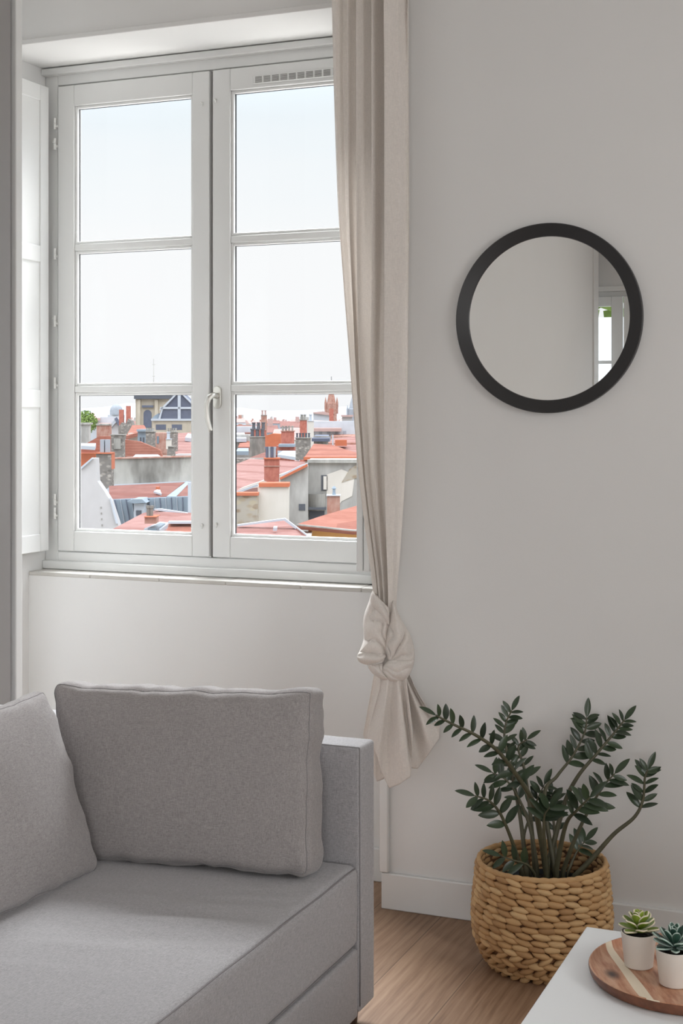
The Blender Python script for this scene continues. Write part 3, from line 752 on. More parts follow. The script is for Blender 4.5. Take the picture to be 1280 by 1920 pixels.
for pts, r0, ts, npair, LL, tl_ in stems:
    p = catmull([cp(*q) for q in pts], 8); N = len(p)
    p[0] = Vector((p[0].x, p[0].y, .185)) if abs(p[0].z-.19) > .001 else p[0]
    # keep the foot of the stem inside the pot
    dxy = Vector((p[0].x-BC.x, p[0].y-BC.y)); 
    if dxy.length > .115:
        s_ = .115/dxy.length; p[0].x = BC.x+dxy.x*s_; p[0].y = BC.y+dxy.y*s_
    bm = bmesh.new(); rr = [r0*(1.15-.85*(i/(N-1))**.8) for i in range(N)]
    tube(bm, p, rr, 8); st = link('stem', bm, M['stem'], pl, smooth=True)
    bm = bmesh.new(); lay = bm.verts.layers.float.new('tint')
    npair = max(3, int(npair*.85+.5))
    for k in range(npair):
        f = ts+(1-ts)*(k+.5)/npair; i = min(N-2, int(f*(N-1))); u = f*(N-1)-i
        c = p[i]*(1-u)+p[i+1]*u; tg = (p[i+1]-p[i]).normalized()
        sd = tg.cross(camdir).normalized(); sc = 1.0-.28*(k/npair)**2; 
        for sgn in (-1, 1):
            d = tg*random.uniform(.35, .65)+sd*sgn*random.uniform(.75, 1.0)+camdir*random.uniform(-.15, tl_)+UP*random.uniform(.0, .25)
            nr = camdir*random.uniform(.35, .9)+UP*random.uniform(.35, .9)+sd*random.uniform(-.5, .5)
            L_ = LL*1.3*sc*random.uniform(.8, 1.12)
            leafmesh(bm, lay, c, d, nr, L_, L_*random.uniform(.34, .46), random.uniform(.03, .25), random.uniform(.1, .9))
    leafmesh(bm, lay, p[-1], (p[-1]-p[-3]), camdir*.6+UP*.8, LL*1.3, LL*.45, .05, .6)
    # leaves must not poke through the wall behind
    for v in bm.verts:
        if v.co.y > YW-.012: v.co.y = YW-.012-random.random()*.002
    link('leaves', bm, M['leaf'], st, smooth=True)

# ================================================================== coffee table, tray, succulents
TZ = .40
tb = thing('coffee_table', 'white coffee table corner in the bottom right', 'table', (-.15, 2.3, 0))
box('tabletop', -.628, .45, 1.75, 2.757, TZ-.035, TZ, M['tablew'], tb, b=.002)
for x in (-.60, .41):
    for y in (1.78, 2.72): box('leg', x, x+.04, y-.02, y+.02, 0, TZ-.035, M['tablew'], tb, b=.002)
tr_ = thing('wooden_tray', 'rounded acacia wood tray with a pale stripe on the white table', 'tray', (-.345, 2.57, TZ))
def stadium(r, n=40):
    out = []; c0, c1 = Vector((-.063, -.006)), Vector((.105, .008))
    for k in range(n+1): a = -pi/2-pi*k/n+.08; out.append((c0.x+r*cos(a), c0.y+r*sin(a)))
    for k in range(n+1): a = pi/2-pi*k/n+.08; out.append((c1.x+r*cos(a), c1.y+r*sin(a)))
    return out
prof = [(.1672, .0195), (.1674, .0212), (.1668, .0220), (.1650, .0220), (.1625, .0185), (.158, .0138), (.150, .0118)]
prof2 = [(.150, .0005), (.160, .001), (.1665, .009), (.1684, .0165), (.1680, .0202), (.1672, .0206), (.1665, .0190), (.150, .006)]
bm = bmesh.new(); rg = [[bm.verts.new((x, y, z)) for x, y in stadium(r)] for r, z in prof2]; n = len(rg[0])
for i in range(len(rg)-1):
    for k in range(n): bm.faces.new((rg[i][k], rg[i+1][k], rg[i+1][(k+1) % n], rg[i][(k+1) % n]))
bm.faces.new(rg[0]); bm.faces.new(rg[-1][::-1]); bmesh.ops.recalc_face_normals(bm, faces=bm.faces)
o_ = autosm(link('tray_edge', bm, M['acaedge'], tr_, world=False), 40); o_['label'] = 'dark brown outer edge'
bm = bmesh.new(); rg = [[bm.verts.new((x, y, z)) for x, y in stadium(r)] for r, z in prof]; n = len(rg[0])
for i in range(len(rg)-1):
    for k in range(n): bm.faces.new((rg[i][k], rg[i+1][k], rg[i+1][(k+1) % n], rg[i][(k+1) % n]))
bm.faces.new(rg[-1][::-1])
bmesh.ops.recalc_face_normals(bm, faces=bm.faces)
autosm(link('tray_body', bm, M['acacia'], tr_, world=False), 40)

def succulent(label, loc, Rt_, H, mat, spec, seed, elay_on=True):
    T = thing('potted_succulent', label, 'plant', loc); random.seed(seed)
    bm = bmesh.new(); rb = Rt_*.80
    lathe(bm, [(0, 0), (rb-.003, 0), (rb, .002), (Rt_, H-.001), (Rt_-.0008, H), (Rt_-.0022, H), (Rt_-.003, H-.012), (Rt_-.004, H-.014)], 56)
    pot = autosm(link('pot', bm, M['pot'], T, world=False), 40)
    bm = bmesh.new(); lathe(bm, [(0, H-.006), (Rt_*.5, H-.007), (Rt_-.003, H-.009)], 32)
    for v in bm.verts: v.co.z += .0015*noise.noise(v.co*300)
    link('soil', bm, M['soil'], T, smooth=True, world=False)
    bm = bmesh.new(); lay = bm.verts.layers.float.new('tint'); el = bm.verts.layers.float.new('edge')
    i = 0
    for ring, (cnt, el_deg, L, Wf, zc, rad) in enumerate(spec):
        for k in range(cnt):
            a = 2*pi*(k/cnt)+ring*1.1+random.uniform(-.12, .12)+seed; e_ = radians(el_deg+random.uniform(-6, 6))
            out = Vector((cos(a), sin(a), 0)); d = out*cos(e_)+UP*sin(e_); nr = -out*sin(e_)+UP*cos(e_)
            leafmesh(bm, lay, Vector((out.x*rad, out.y*rad, H+zc)), d, nr, L*random.uniform(.92, 1.08), L*Wf, -.14, random.uniform(.1, 1)*(.5+.5*ring/len(spec)), el, nu=10, fold=.35, widest=.60)
    o = link('rosette', bm, mat, T, smooth=True, world=False)
    md = o.modifiers.new('s', 'SOLIDIFY'); md.thickness = .0034; md.offset = -1
    md = o.modifiers.new('b', 'SUBSURF'); md.levels = 1; md.render_levels = 1
    return T
p1 = onZ(1197, 1810, TZ+.0125); p2 = onZ(1264, 1844, TZ+.0125)
succulent('lime green succulent with pale leaf edges in the further white pot', (p1.x, p1.y, TZ+.0116), .0315, .062, M['succ1'],
    [(6, 8, .034, .66, .002, .003), (6, 28, .033, .66, .007, .003), (5, 48, .028, .66, .012, .002), (4, 66, .022, .66, .016, .001), (3, 80, .014, .6, .019, .001)], 1)
succulent('dark blue-green succulent in the nearer white pot at the photo edge', (p2.x, p2.y, TZ+.0116), .0325, .062, M['succ2'],
    [(6, 4, .036, .42, .002, .003), (7, 24, .038, .42, .006, .003), (6, 46, .034, .44, .011, .003), (5, 64, .026, .46, .016, .002), (4, 80, .018, .46, .020, .001)], 4)
# ================================================================== the city outside
random.seed(33)
def tile(name, a, b, s=6):
    t = NT(name); v = t.co(); n = t.noise(v, .9, 5, .6); n2 = t.noise(t.co((3, 3, 12)), 1.5, 2)
    col = t.ramp(t.math('ADD', t.math('MULTIPLY', n, .6), t.math('MULTIPLY', n2, .4)), [(.35, lin(a)), (.65, lin(b))])
    sx = t.add('SeparateXYZ'); t.l(t.co(rot=(0, 0, -TH)), sx.inputs[0])
    r = t.math('FRACT', t.math('MULTIPLY', sx.outputs[2], s)); col = t.mix(t.math('MULTIPLY', t.math('LESS_THAN', r, .25), .38), col, lin((120, 70, 60)))
    t.base(col); t.set(Roughness=.9, Specular_IOR_Level=.1); return t.m
def stone(name, a, b, sc=2.0, st=None):
    t = NT(name); n = t.noise(t.co((1, 1, .5)), sc, 6, .65)
    col = t.ramp(n, [(.35, lin(a)), (.62, lin(b))])
    if st: col = t.mix(t.ramp(t.noise(t.co((1, 1, .3), loc=(5, 3, 1)), .8, 5, .6), [(.45, (0, 0, 0, 1)), (.68, (1, 1, 1, 1))]), col, lin(st))
    t.base(col); t.set(Roughness=.95, Specular_IOR_Level=.1); return t.m
def rubble(name, a, b, mortar, sc=5):
    t = NT(name); v = t.add('TexVoronoi', Scale=sc); t.l(t.co((1, 1, 1.8)), v.inputs['Vector'])
    sepc = t.add('SeparateColor'); t.l(v.outputs['Color'], sepc.inputs[0])
    col = t.ramp(sepc.outputs[0], [(0, lin(a)), (1, lin(b))])
    t.base(t.mix(t.ramp(v.outputs['Distance'], [(.35, (0, 0, 0, 1)), (.6, (1, 1, 1, 1))]), col, lin(mortar))); t.set(Roughness=.95, Specular_IOR_Level=.1); return t.m
C = dict(
 red=tile('orange_roof_tiles', (150, 96, 80), (170, 116, 100)), pink=tile('faded_pink_roof_tiles', (150, 110, 102), (168, 130, 122)), brown=tile('brown_roof_tiles', (122, 82, 74), (146, 102, 92)),
 orange=plain('terracotta_edge', (190, 108, 76), .9, .08, 3), brick=stone('red_brick', (166, 98, 84), (190, 122, 106), 5), brick2=stone('weathered_brick', (160, 108, 92), (184, 150, 136), 3),
 cream=stone('cream_render', (206, 198, 186), (218, 210, 200), .6), white=stone('off_white_render', (184, 180, 178), (200, 196, 194), .5), grey=stone('grey_render', (172, 168, 162), (196, 192, 186), .7, (150, 146, 140)),
 conc=stone('stained_concrete', (164, 160, 152), (190, 186, 178), .6, (112, 108, 102)), rub=rubble('rubble_stone', (146, 126, 106), (184, 170, 146), (174, 164, 150), 3.2),
 rubg=rubble('grey_rubble_stone', (110, 104, 98), (176, 168, 158), (130, 124, 118), 5), beige=stone('pale_limestone', (176, 164, 146), (198, 186, 168), .8), slate=plain('blue_slate', (92, 96, 112), .6, .1, 3),
 zinc=plain('zinc_sheet', (140, 152, 162), .5, .06, 2), wht=plain('white_flashing', (184, 188, 194), .6, .03, 3), dark=plain('dark_opening', (84, 86, 92), .7, .1),
 yel=plain('ochre_render', (226, 176, 108), .9, .05, 2), hazeb=plain('haze_pale_render', (192, 194, 198), .95, .06, 1), hazer=plain('haze_paled_tiles', (190, 158, 150), .95, .08, 1), hazeg=plain('haze_grey_render', (160, 164, 170), .95, .08, 1),  # haze tones: distance haze put into the base colour
 green=plain('tree_foliage', (124, 146, 72), .9, .3, 3), hill=plain('haze_blue_hills', (196, 206, 216), 1, .02, .001), ground=plain('street_ground', (140, 136, 130), .95, .1, .1), glassd=plain('dormer_pane', (110, 124, 134), .3, .1))  # hill: pale blue is air haze put into the colour
def cth(name, label, cat, u, v, D, group=None): return thing(name, label, cat, at(u, v, D), TH, group)
def prism(name, poly, D, T, m, par, b=0):
    """outline at distance D, extruded away from the window by T metres"""
    bm = bmesh.new(); f = [bm.verts.new(at(u, v, D)) for u, v in poly]; k = [bm.verts.new(x.co+FW*T) for x in f]; n = len(f)
    bm.faces.new(f); bm.faces.new(k[::-1])
    for i in range(n): bm.faces.new((f[i], k[i], k[(i+1) % n], f[(i+1) % n]))
    bmesh.ops.recalc_face_normals(bm, faces=bm.faces); return link(name, bm, m, par)
def rect(name, u0, u1, v0, v1, D, T, m, par): return prism(name, [(u0, v0), (u1, v0), (u1, v1), (u0, v1)], D, T, m, par)
def slab(name, q, th, m, par, smooth=False):
    bm = bmesh.new(); a = [at(*p) for p in q]; n_ = (a[1]-a[0]).cross(a[2]-a[0]).normalized()
    if n_.z > 0: n_ = -n_
    f = [bm.verts.new(p) for p in a]; k = [bm.verts.new(p+n_*th) for p in a]; n = len(f)
    bm.faces.new(f); bm.faces.new(k[::-1])
    for i in range(n): bm.faces.new((f[i], k[i], k[(i+1) % n], f[(i+1) % n]))
    bmesh.ops.recalc_face_normals(bm, faces=bm.faces); return link(name, bm, m, par)
def chim(label, u0, u1, v0, v1, D, m, pots=2, potm='orange', cap='wht', group=None, roofcap=True):
    T = cth('chimney', label, 'chimney', (u0+u1)/2, v1, D, group); w = (u1-u0); px = FPX/D
    rect('stack', u0, u1, v0, v1 if D < 100 else HOR+21.4*FPX/D, D, max(.5, w/px*.6), C[m], T)
    if roofcap: rect('cap', u0-w*.06, u1+w*.06, v0-max(1.2, w*.06), v0, D-.08, max(.5, w/px*.6)+.16, C[cap], T)
    for i in range(pots):
        uu = u0+w*(i+.5)/pots; bm = bmesh.new(); b = at(uu, v0-max(1.2, w*.06), D+.3); r = min(.16, w/px/pots*.36)
        lathe(bm, [(r, 0), (r*.85, r*3.4), (r*1.15, r*3.5), (r*1.15, r*4.2), (0, r*4.2)], 12, b); link('chimney_pot', bm, C[potm], T)
    return T
def winbox(par, u0, u1, v0, v1, D, m='dark'): return rect('window', u0, u1, v0, v1, D-.03, .06, C[m], par)

g = box('ground', -900, 300, 20, 2600, -21, -20, C['ground']); g['kind'] = 'structure'
# hills
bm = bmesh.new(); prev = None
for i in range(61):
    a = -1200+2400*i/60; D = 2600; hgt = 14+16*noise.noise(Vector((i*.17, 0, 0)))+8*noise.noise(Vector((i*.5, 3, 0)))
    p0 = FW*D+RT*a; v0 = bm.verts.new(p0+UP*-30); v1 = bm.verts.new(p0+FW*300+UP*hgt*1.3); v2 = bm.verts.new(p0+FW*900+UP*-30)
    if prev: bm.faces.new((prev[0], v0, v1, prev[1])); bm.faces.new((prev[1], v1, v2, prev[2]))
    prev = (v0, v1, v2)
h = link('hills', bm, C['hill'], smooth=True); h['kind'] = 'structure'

# ---- far filler houses: copies of three prototypes
def far_proto(k):
    T = thing('distant_house', 'small distant house with a red roof paled by haze in the far skyline', 'building', (0, 0, 0), 0, 'distant houses of the skyline')
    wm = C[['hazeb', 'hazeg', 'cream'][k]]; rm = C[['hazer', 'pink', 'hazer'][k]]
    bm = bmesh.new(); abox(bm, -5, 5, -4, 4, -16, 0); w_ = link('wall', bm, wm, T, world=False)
    bm = bmesh.new(); x, y, z = 5.3, 4.3, 2.0
    vs = [bm.verts.new(q) for q in ((-x, -y, -.1), (x, -y, -.1), (x, y, -.1), (-x, y, -.1), (-x*.9, 0, z), (x*.9, 0, z))]
    for f in ((0, 1, 5, 4), (2, 3, 4, 5), (0, 4, 3), (1, 2, 5), (0, 3, 2, 1)): bm.faces.new([vs[i] for i in f])
    link('roof', bm, rm, T, world=False)
    bm = bmesh.new(); abox(bm, 1.5, 3.2, -.5, .4, 0, 3.4+k*.5); link('chimney', bm, C[['brick2', 'hazer', 'grey'][k]], T, world=False)
    for i in range(3):
        bm = bmesh.new(); abox(bm, -3.8+i*3.0, -2.7+i*3.0, -4.03, -3.95, -2.8, -1.1); link('window', bm, C['hazeg'], T, world=False)
    return T
protos = [far_proto(k) for k in range(3)]
def place(T, loc, rz, sc): T.location = loc; T.rotation_euler = (0, 0, rz); T.scale = sc
def dup(T):
    r = T.copy(); COL.objects.link(r)
    for ch in list(T.children): c = ch.copy(); COL.objects.link(c); c.parent = r
    return r
first = [True]*3; cnt = 0; taken = []
for D in (200, 232, 268, 308, 355, 430, 530, 660, 820, 1050, 1350):
    for lo_, hi in ((140, 362), (436, 672)):
        u = lo_+random.uniform(0, 12)
        while u < hi:
            if 380 < D < 470 and (abs(u-621) < 26 or abs(u-661) < 22): u += 12; continue
            k = random.randrange(3)
            sc = random.uniform(.45, .75) if D < 500 else random.uniform(.7, 1.1)
            ztop = -4.8+random.uniform(-1.6, 1.3)+(random.random() < .08 and D > 350)*4
            p = FW*(D*random.uniform(.97, 1.03))+RT*((u-640)/FPX*D); p.z = EYE+ztop
            rad = 7.2*sc
            if any((p.x-x_)**2+(p.y-y_)**2 < (rad+r_)**2 for x_, y_, r_ in taken) or (D < 260 and lo_ < 200): u += 8*FPX/D*.5; continue
            taken.append((p.x, p.y, rad))
            T = protos[k] if first[k] else dup(protos[k]); first[k] = False
            band_ = 'nearest' if D < 300 else ('middle' if D < 700 else 'furthest')
            T['label'] = ['small haze-pale house with a hazy red roof', 'small grey house with a pink tiled roof', 'small cream house with a hazy red roof'][k]+', %s rows of the skyline, %s pane' % (band_, 'left' if lo_ < 200 else 'right')
            place(T, p, TH+random.choice([0, 0, .25, -.25, .1]), (sc, sc, sc*random.uniform(.8, 1.2))); cnt += 1
            u += 10.5*sc*FPX/D*random.uniform(1.12, 1.45)

# ---- spires
def spire(label, u, v0, v1, D, wpx, m='hazer'):
    T = cth('church_spire', label, 'spire', u, v1, D); b = at(u, v1, D); H = (v1-v0)/FPX*D; w_ = wpx/FPX*D/2
    bm = bmesh.new(); lathe(bm, [(w_*1.0, -21-b.z+.99), (w_*1.0, H*.28), (w_*.8, H*.30), (0, H*.9)], 8, b); autosm(link('tower', bm, C[m], T), 20)
    for k in range(4):
        bm = bmesh.new(); a = pi/4+k*pi/2; lathe(bm, [(w_*.22, 0), (w_*.22, H*.3), (0, H*.46)], 6, b+Vector((cos(a)*w_*1.05, sin(a)*w_*1.05, 0))); link('pinnacle', bm, C[m], T)
    bm = bmesh.new(); tube(bm, [b+UP*H*.86, b+UP*H], w_*.05, 6); link('finial', bm, C['dark'], T); return T
spire('reddish church spire rising on the skyline in the right pane', 621, 706, 776, 420, 22, 'brick2')
spire('grey church spire half hidden beside the curtain', 661, 734, 780, 430, 20, 'hazeg')
# ---- pale domed hall far left
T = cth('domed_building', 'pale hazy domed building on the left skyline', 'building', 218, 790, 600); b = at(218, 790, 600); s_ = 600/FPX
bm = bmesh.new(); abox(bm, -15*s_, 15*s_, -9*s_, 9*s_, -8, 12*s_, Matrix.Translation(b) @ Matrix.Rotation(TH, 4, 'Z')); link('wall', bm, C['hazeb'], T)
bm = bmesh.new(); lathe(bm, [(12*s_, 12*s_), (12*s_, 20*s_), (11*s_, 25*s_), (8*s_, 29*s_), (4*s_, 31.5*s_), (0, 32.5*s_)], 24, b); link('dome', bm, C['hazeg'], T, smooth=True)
# ---- church with square tower, cross and slate dome
T = cth('church', 'beige stone church tower with arched window beside a slate roof with white ribs', 'church', 300, 812, 150)
D = 150
rect('tower', 254, 318, 747, 830, D, 3.6, C['beige'], T)
rect('cornice', 251, 322, 741, 748, D-.5, 4.6, C['dark'], T)
for u in (257, 290): rect('pilaster', u, u+6, 749, 800, D-.25, .3, C['beige'], T)
arch = [(269, 802), (269, 776)]+[(276.5-7.5*cos(pi*k/10), 776-7.5*sin(pi*k/10)) for k in range(1, 10)]+[(284, 776), (284, 802)]
prism('arched_window', arch, D-.05, .2, C['slate'], T)
rect('arch_mould', 266, 287, 760, 764, D-.3, .4, C['slate'], T)
b = at(288, 741, D+1.8); bm = bmesh.new(); s_ = D/FPX
lathe(bm, [(9*s_, 0), (8*s_, 6*s_), (4*s_, 12*s_), (1.5*s_, 16*s_), (1.2*s_, 24*s_)], 16, b); link('lantern', bm, C['hazeg'], T, smooth=True)
bm = bmesh.new(); tube(bm, [b+UP*22*s_, b+UP*69*s_], [.5*s_, .35*s_], 6); tube(bm, [b+UP*58*s_-RT*3.2*s_, b+UP*58*s_+RT*3.2*s_], .35*s_, 6); tube(bm, [b+UP*(36*s_)-RT*2*s_, b+UP*36*s_+RT*2*s_], .6*s_, 6); link('cross', bm, C['conc'], T)
D = 140
lower = [(296, 785), (302, 768), (372, 768), (384, 785)]; upper = [(300, 768), (330, 740), (344, 740), (374, 768)]
prism('dome_skirt', lower, D, 3.5, C['slate'], T); prism('dome_roof', upper, D+.1, 3.3, C['slate'], T)
for q in ([(298, 769), (327, 740), (331, 740), (303, 769)], [(333, 738), (338.5, 738), (338.5, 786), (333, 786)], [(296, 787), (303, 766), (305.5, 766), (300, 787)], [(341, 740), (344, 740), (374, 768), (370, 769)]): prism('white_rib', q, D-.12, .3, C['wht'], T)
rect('rib_band', 300, 374, 763, 767, D-.12, .3, C['wht'], T); rect('gutter', 283, 376, 785, 789, D-.2, 4, C['wht'], T)
rect('base_wall', 286, 374, 789, 822, D, 4.5, C['beige'], T)
for u in (292, 322): winbox(T, u, u+19, 796, 806, D, 'slate')
prism('side_roof', [(282, 787), (290, 779), (297, 775), (300, 787)], D+.5, 2, C['zinc'], T)

# ---- helpers for nearer houses
def house(label, wallpoly, D, T_, wm, name='house', cat='building'):
    u = sum(p[0] for p in wallpoly)/len(wallpoly); v = max(p[1] for p in wallpoly)
    T = cth(name, label, cat, u, v, D); prism('wall', wallpoly, D, T_, C[wm], T)
    u0 = min(p[0] for p in wallpoly); u1 = max(p[0] for p in wallpoly); rect('lower_wall', u0+.01, u1-.01, v, HOR+21.4*FPX/D, D+.02, min(.5, T_-.04), C[wm], T); return T
# trees at the left
def crown(T, cx, cy, D, R_, n, seed, m='green'):
    random.seed(seed); bm = bmesh.new(); c = at(cx, cy, D); s_ = D/FPX
    for i in range(n):
        d = Vector((random.gauss(0, 1), random.gauss(0, 1), random.gauss(0, 1))).normalized()*random.random()**.4
        p = c+Vector((d.x*R_*s_, d.y*R_*s_, d.z*R_*s_*1.05)); a = Vector((random.gauss(0, 1), random.gauss(0, 1), random.gauss(0, 1))).normalized(); b_ = a.orthogonal().normalized(); w_ = .10*R_*s_
        vs = [bm.verts.new(p+a*w_), bm.verts.new(p+b_*w_*.7), bm.verts.new(p-a*w_), bm.verts.new(p-b_*w_*.7)]; bm.faces.new(vs)
    link('foliage', bm, C[m], T)
    bm = bmesh.new(); tube(bm, [c-UP*R_*s_*1.6, c], [.25, .12], 6); link('trunk', bm, C['dark'], T)
T = cth('tree', 'green tree between the rooftops at the far left', 'tree', 163, 830, 150); crown(T, 160, 792, 150, 22, 1600, 3)
T = cth('tree', 'small dull green tree behind the gabled house', 'tree', 203, 815, 170); crown(T, 203, 806, 170, 8, 300, 4)
# far-left roofs
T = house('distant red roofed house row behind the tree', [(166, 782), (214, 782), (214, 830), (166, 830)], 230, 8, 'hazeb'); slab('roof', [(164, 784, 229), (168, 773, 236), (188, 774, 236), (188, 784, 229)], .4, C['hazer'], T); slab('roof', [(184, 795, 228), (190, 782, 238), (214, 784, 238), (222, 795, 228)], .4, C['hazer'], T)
T = house('grey slab chimney block in front of the tree', [(150, 795), (166, 795), (165, 832), (150, 832)], 120, 1.2, 'grey'); rect('cap', 149, 168, 792.5, 796, 119.8, 1.6, C['conc'], T)
T = house('row of grey and pink chimney shafts beside the tree', [(181, 797), (205, 797), (205, 826), (181, 826)], 125, 1.2, 'brick2'); rect('cap', 180, 206, 794.5, 797.5, 124.9, 1.4, C['conc'], T)
T = house('small white gabled house with dark roof edge', [(205, 797), (219, 784), (229, 800), (229, 816), (205, 816)], 140, 5, 'white'); slab('roof', [(203, 799, 139.7), (203, 799, 146), (219, 782, 146), (219, 782, 139.7)], .3, C['wht'], T); slab('roof', [(219, 782, 139.7), (219, 782, 146), (231, 802, 146), (231, 802, 139.7)], .3, C['slate'], T)
chim('red round chimney shaft, shorter of the pair', 223, 231, 768, 795, 135, 'brick', 0, roofcap=False); chim('red round chimney shaft, taller of the pair', 236, 244, 761, 795, 135, 'brick', 0, roofcap=False)
T = house('rubble wall below the two red chimney shafts', [(222, 800), (228, 792), (236, 796), (240, 785), (246, 789), (252, 806), (252, 812), (222, 812)], 134, 1.5, 'rubg')
T = house('low red roof in front of the church tower', [(240, 812), (275, 812), (275, 830), (240, 830)], 120, 4, 'cream'); slab('roof', [(236, 818, 119), (248, 797, 128), (270, 797, 128), (276, 806, 119)], .3, C['red'], T)
T = house('little pale blue house under the church', [(258, 808), (274, 808), (274, 830), (258, 830)], 112, 3, 'zinc'); rect('roof', 256, 275, 805, 809, 111.6, 3.6, C['zinc'], T); winbox(T, 262, 265, 820, 830, 112); winbox(T, 267.5, 270.5, 820, 830, 112)
chim('dark rubble chimney beside the little blue house', 273, 290, 810, 834, 105, 'rubg', 4, 'conc', 'conc')
chim('dark chimney right of the rubble one, left pane', 313, 332, 811, 833, 104, 'rubg', 4, 'conc', 'conc')
T = house('cream and red house between the dark chimneys', [(288, 812), (314, 812), (314, 850), (288, 850)], 110, 4, 'brick2'); winbox(T, 294, 298, 818, 832, 110, 'glassd')
T = house('wide brown-red roof at the right of the left pane', [(328, 852), (372, 852), (372, 870), (328, 870)], 100, 5, 'white'); slab('roof', [(326, 858, 99), (334, 812, 122), (378, 810, 122), (378, 858, 99)], .3, C['pink'], T); slab('skylight', [(347, 820, 112), (352, 812.5, 115), (364, 814, 115), (364, 822, 112)], .3, C['wht'], T)
chim('broken rubble chimney on the brown-red roof', 315, 327, 838, 856, 92, 'rubg', 0, 'conc', 'conc'); chim('slim pale chimney beside the broken one', 311, 320, 824, 842, 96, 'cream', 1, 'wht', 'wht')
T = house('red roof sloping down behind the stained wall', [(230, 858), (305, 858), (305, 870), (230, 870)], 84, 4, 'conc'); prism('roof', [(231, 824), (262, 828), (300, 844), (305, 860), (230, 860)], 86, .5, C['red'], T)
slab('skylight', [(249, 857, 83.5), (254, 852, 85), (296, 852, 85), (303, 857, 83.5)], .25, C['wht'], T)
T = house('orange roofed house at the left edge above the white gable', [(140, 850), (208, 850), (208, 880), (140, 880)], 78, 3, 'orange'); prism('roof', [(140, 850), (150, 838), (186, 818), (208, 818), (208, 880), (150, 880), (140, 885)], 79, .6, C['red'], T); slab('skylight', [(145, 835, 77), (145, 831, 78), (180, 831, 78), (178, 837, 77)], .2, C['wht'], T)
T = chim('dark rubble chimney with grey shafts behind the stone one', 208, 232, 816, 860, 74, 'rubg', 0, 'conc', 'conc'); rect('flue', 213, 226, 822, 842, 73.9, .2, C['conc'], T)
# stone chimney, white pots
T = cth('chimney', 'mottled stone chimney with two tall pale shafts on the white gable', 'chimney', 197, 925, 60)
prism('stack', [(180, 850), (207, 850), (208, 910), (205, 920), (196, 922), (181, 910)], 60, .8, C['rubg'], T); rect('cap', 179, 208, 848.5, 851, 59.9, 1.0, C['orange'], T); rect('flue', 187.5, 195, 824, 849, 60.1, .35, C['hazeg'], T); rect('flue', 197, 204.5, 824, 849, 60.1, .35, C['hazeg'], T); prism('flashing', [(196, 920), (206, 912), (217, 926), (200, 929)], 59.8, .6, C['wht'], T)
rect('brick_side', 203, 209, 850, 880, 60.2, .9, C['orange'], T); rect('side_shaft', 175, 182, 858, 902, 60.3, .5, C['conc'], T)
# stained concrete wall
T = house('long stained concrete party wall in the left pane', [(209, 860), (372, 856), (372, 912), (290, 906), (209, 912)], 66, .5, 'conc'); prism('coping', [(207, 858.5), (372, 854.5), (372, 857), (207, 861)], 65.9, .7, C['brick2'], T)
prism('flashing', [(209, 909), (290, 905), (358, 902), (358, 905), (290, 908), (209, 912)], 65.8, .2, C['wht'], T)
# brown roof + zinc mansard
T = house('brown tiled roof above a blue-grey zinc mansard with a white dormer', [(208, 936), (372, 930), (372, 985), (222, 985)], 50, 6, 'zinc')
slab('roof', [(205, 936, 49.6), (204, 911, 55), (346, 904, 56), (312, 931, 50)], .15, C['brown'], T)
slab('roof', [(330, 930, 49.8), (354, 906, 55), (375, 906, 55), (375, 930, 49.8)], .15, C['brown'], T); slab('valley', [(312, 931, 49.5), (349, 903, 55.5), (356, 904, 55.5), (330, 931, 49.5)], .1, C['zinc'], T)
prism('mansard', [(207, 937), (352, 931), (352, 1000), (222, 1000)], 49.4, .3, C['zinc'], T)
for k in range(13): prism('standing_seam', [(214+k*10.6, 937-.4*k), (215+k*10.6, 937-.4*k), (227+k*9.8, 996), (225.5+k*9.8, 996)], 49.3, .12, C['hazeg'] if k % 2 else C['slate'], T)
d_ = rect('dormer', 251, 270, 944, 972, 48.6, 1, C['wht'], T); prism('dormer_roof', [(238, 940), (250, 936), (266, 936), (274, 943), (250, 944)], 48.4, 1.3, C['zinc'], d_); winbox(d_, 255, 265, 957, 967, 48.6)
rect('white_post', 352, 357, 905, 965, 48.9, .3, C['wht'], T); rect('roof_vent', 292, 298, 913, 921, 51, .3, C['orange'], T); slab('vent_flashing', [(288, 921, 50.6), (294, 917.5, 51), (300, 918, 51), (303, 926, 50.5)], .06, C['wht'], T)
# white gable
T = house('large off-white plaster gable at the left of the view', [(130, 895), (152, 877), (173, 859), (180, 859), (182, 902), (196, 922), (202, 932), (207, 940), (222, 986), (222, 1010), (130, 1010)], 46, .6, 'white')
prism('verge', [(150, 877), (172, 858), (174, 860), (152, 880)], 45.9, .3, C['wht'], T)
for k in range(4): winbox(T, 188+k*.7, 190+k*.7, 950+k*11, 953+k*11, 46, 'conc')
prism('rainpipe', [(205, 934), (207, 934), (220, 982), (217, 982)], 45.9, .15, C['wht'], T)
# foreground tiled roof, left pane
T = house('pink tiled roof at the bottom of the left pane', [(205, 1010), (372, 1010), (372, 1040), (205, 1040)], 33, 3, 'cream')
slab('roof', [(190, 1003, 32.8), (268, 962, 37), (300, 955, 37.5), (380, 964, 37), (380, 1003, 32.8)], .12, C['pink'], T)
prism('ridge_flashing', [(288, 955), (300, 954), (352, 962), (352, 966), (300, 958)], 37, .2, C['wht'], T)
slab('skylight', [(270, 991, 32.7), (300, 978, 33.5), (318, 980, 33.5), (300, 993, 32.7)], .1, C['wht'], T); slab('skylight_glass', [(277, 990.5, 32.5), (300, 980, 33.3), (310, 981, 33.3), (294, 991, 32.5)], .1, C['glassd'], T)
slab('lower_roof', [(310, 1010, 31), (316, 982, 32.2), (380, 982, 32.2), (380, 1010, 31)], .1, C['red'], T); rect('white_edge', 315, 372, 978, 982, 31.9, .3, C['wht'], T)
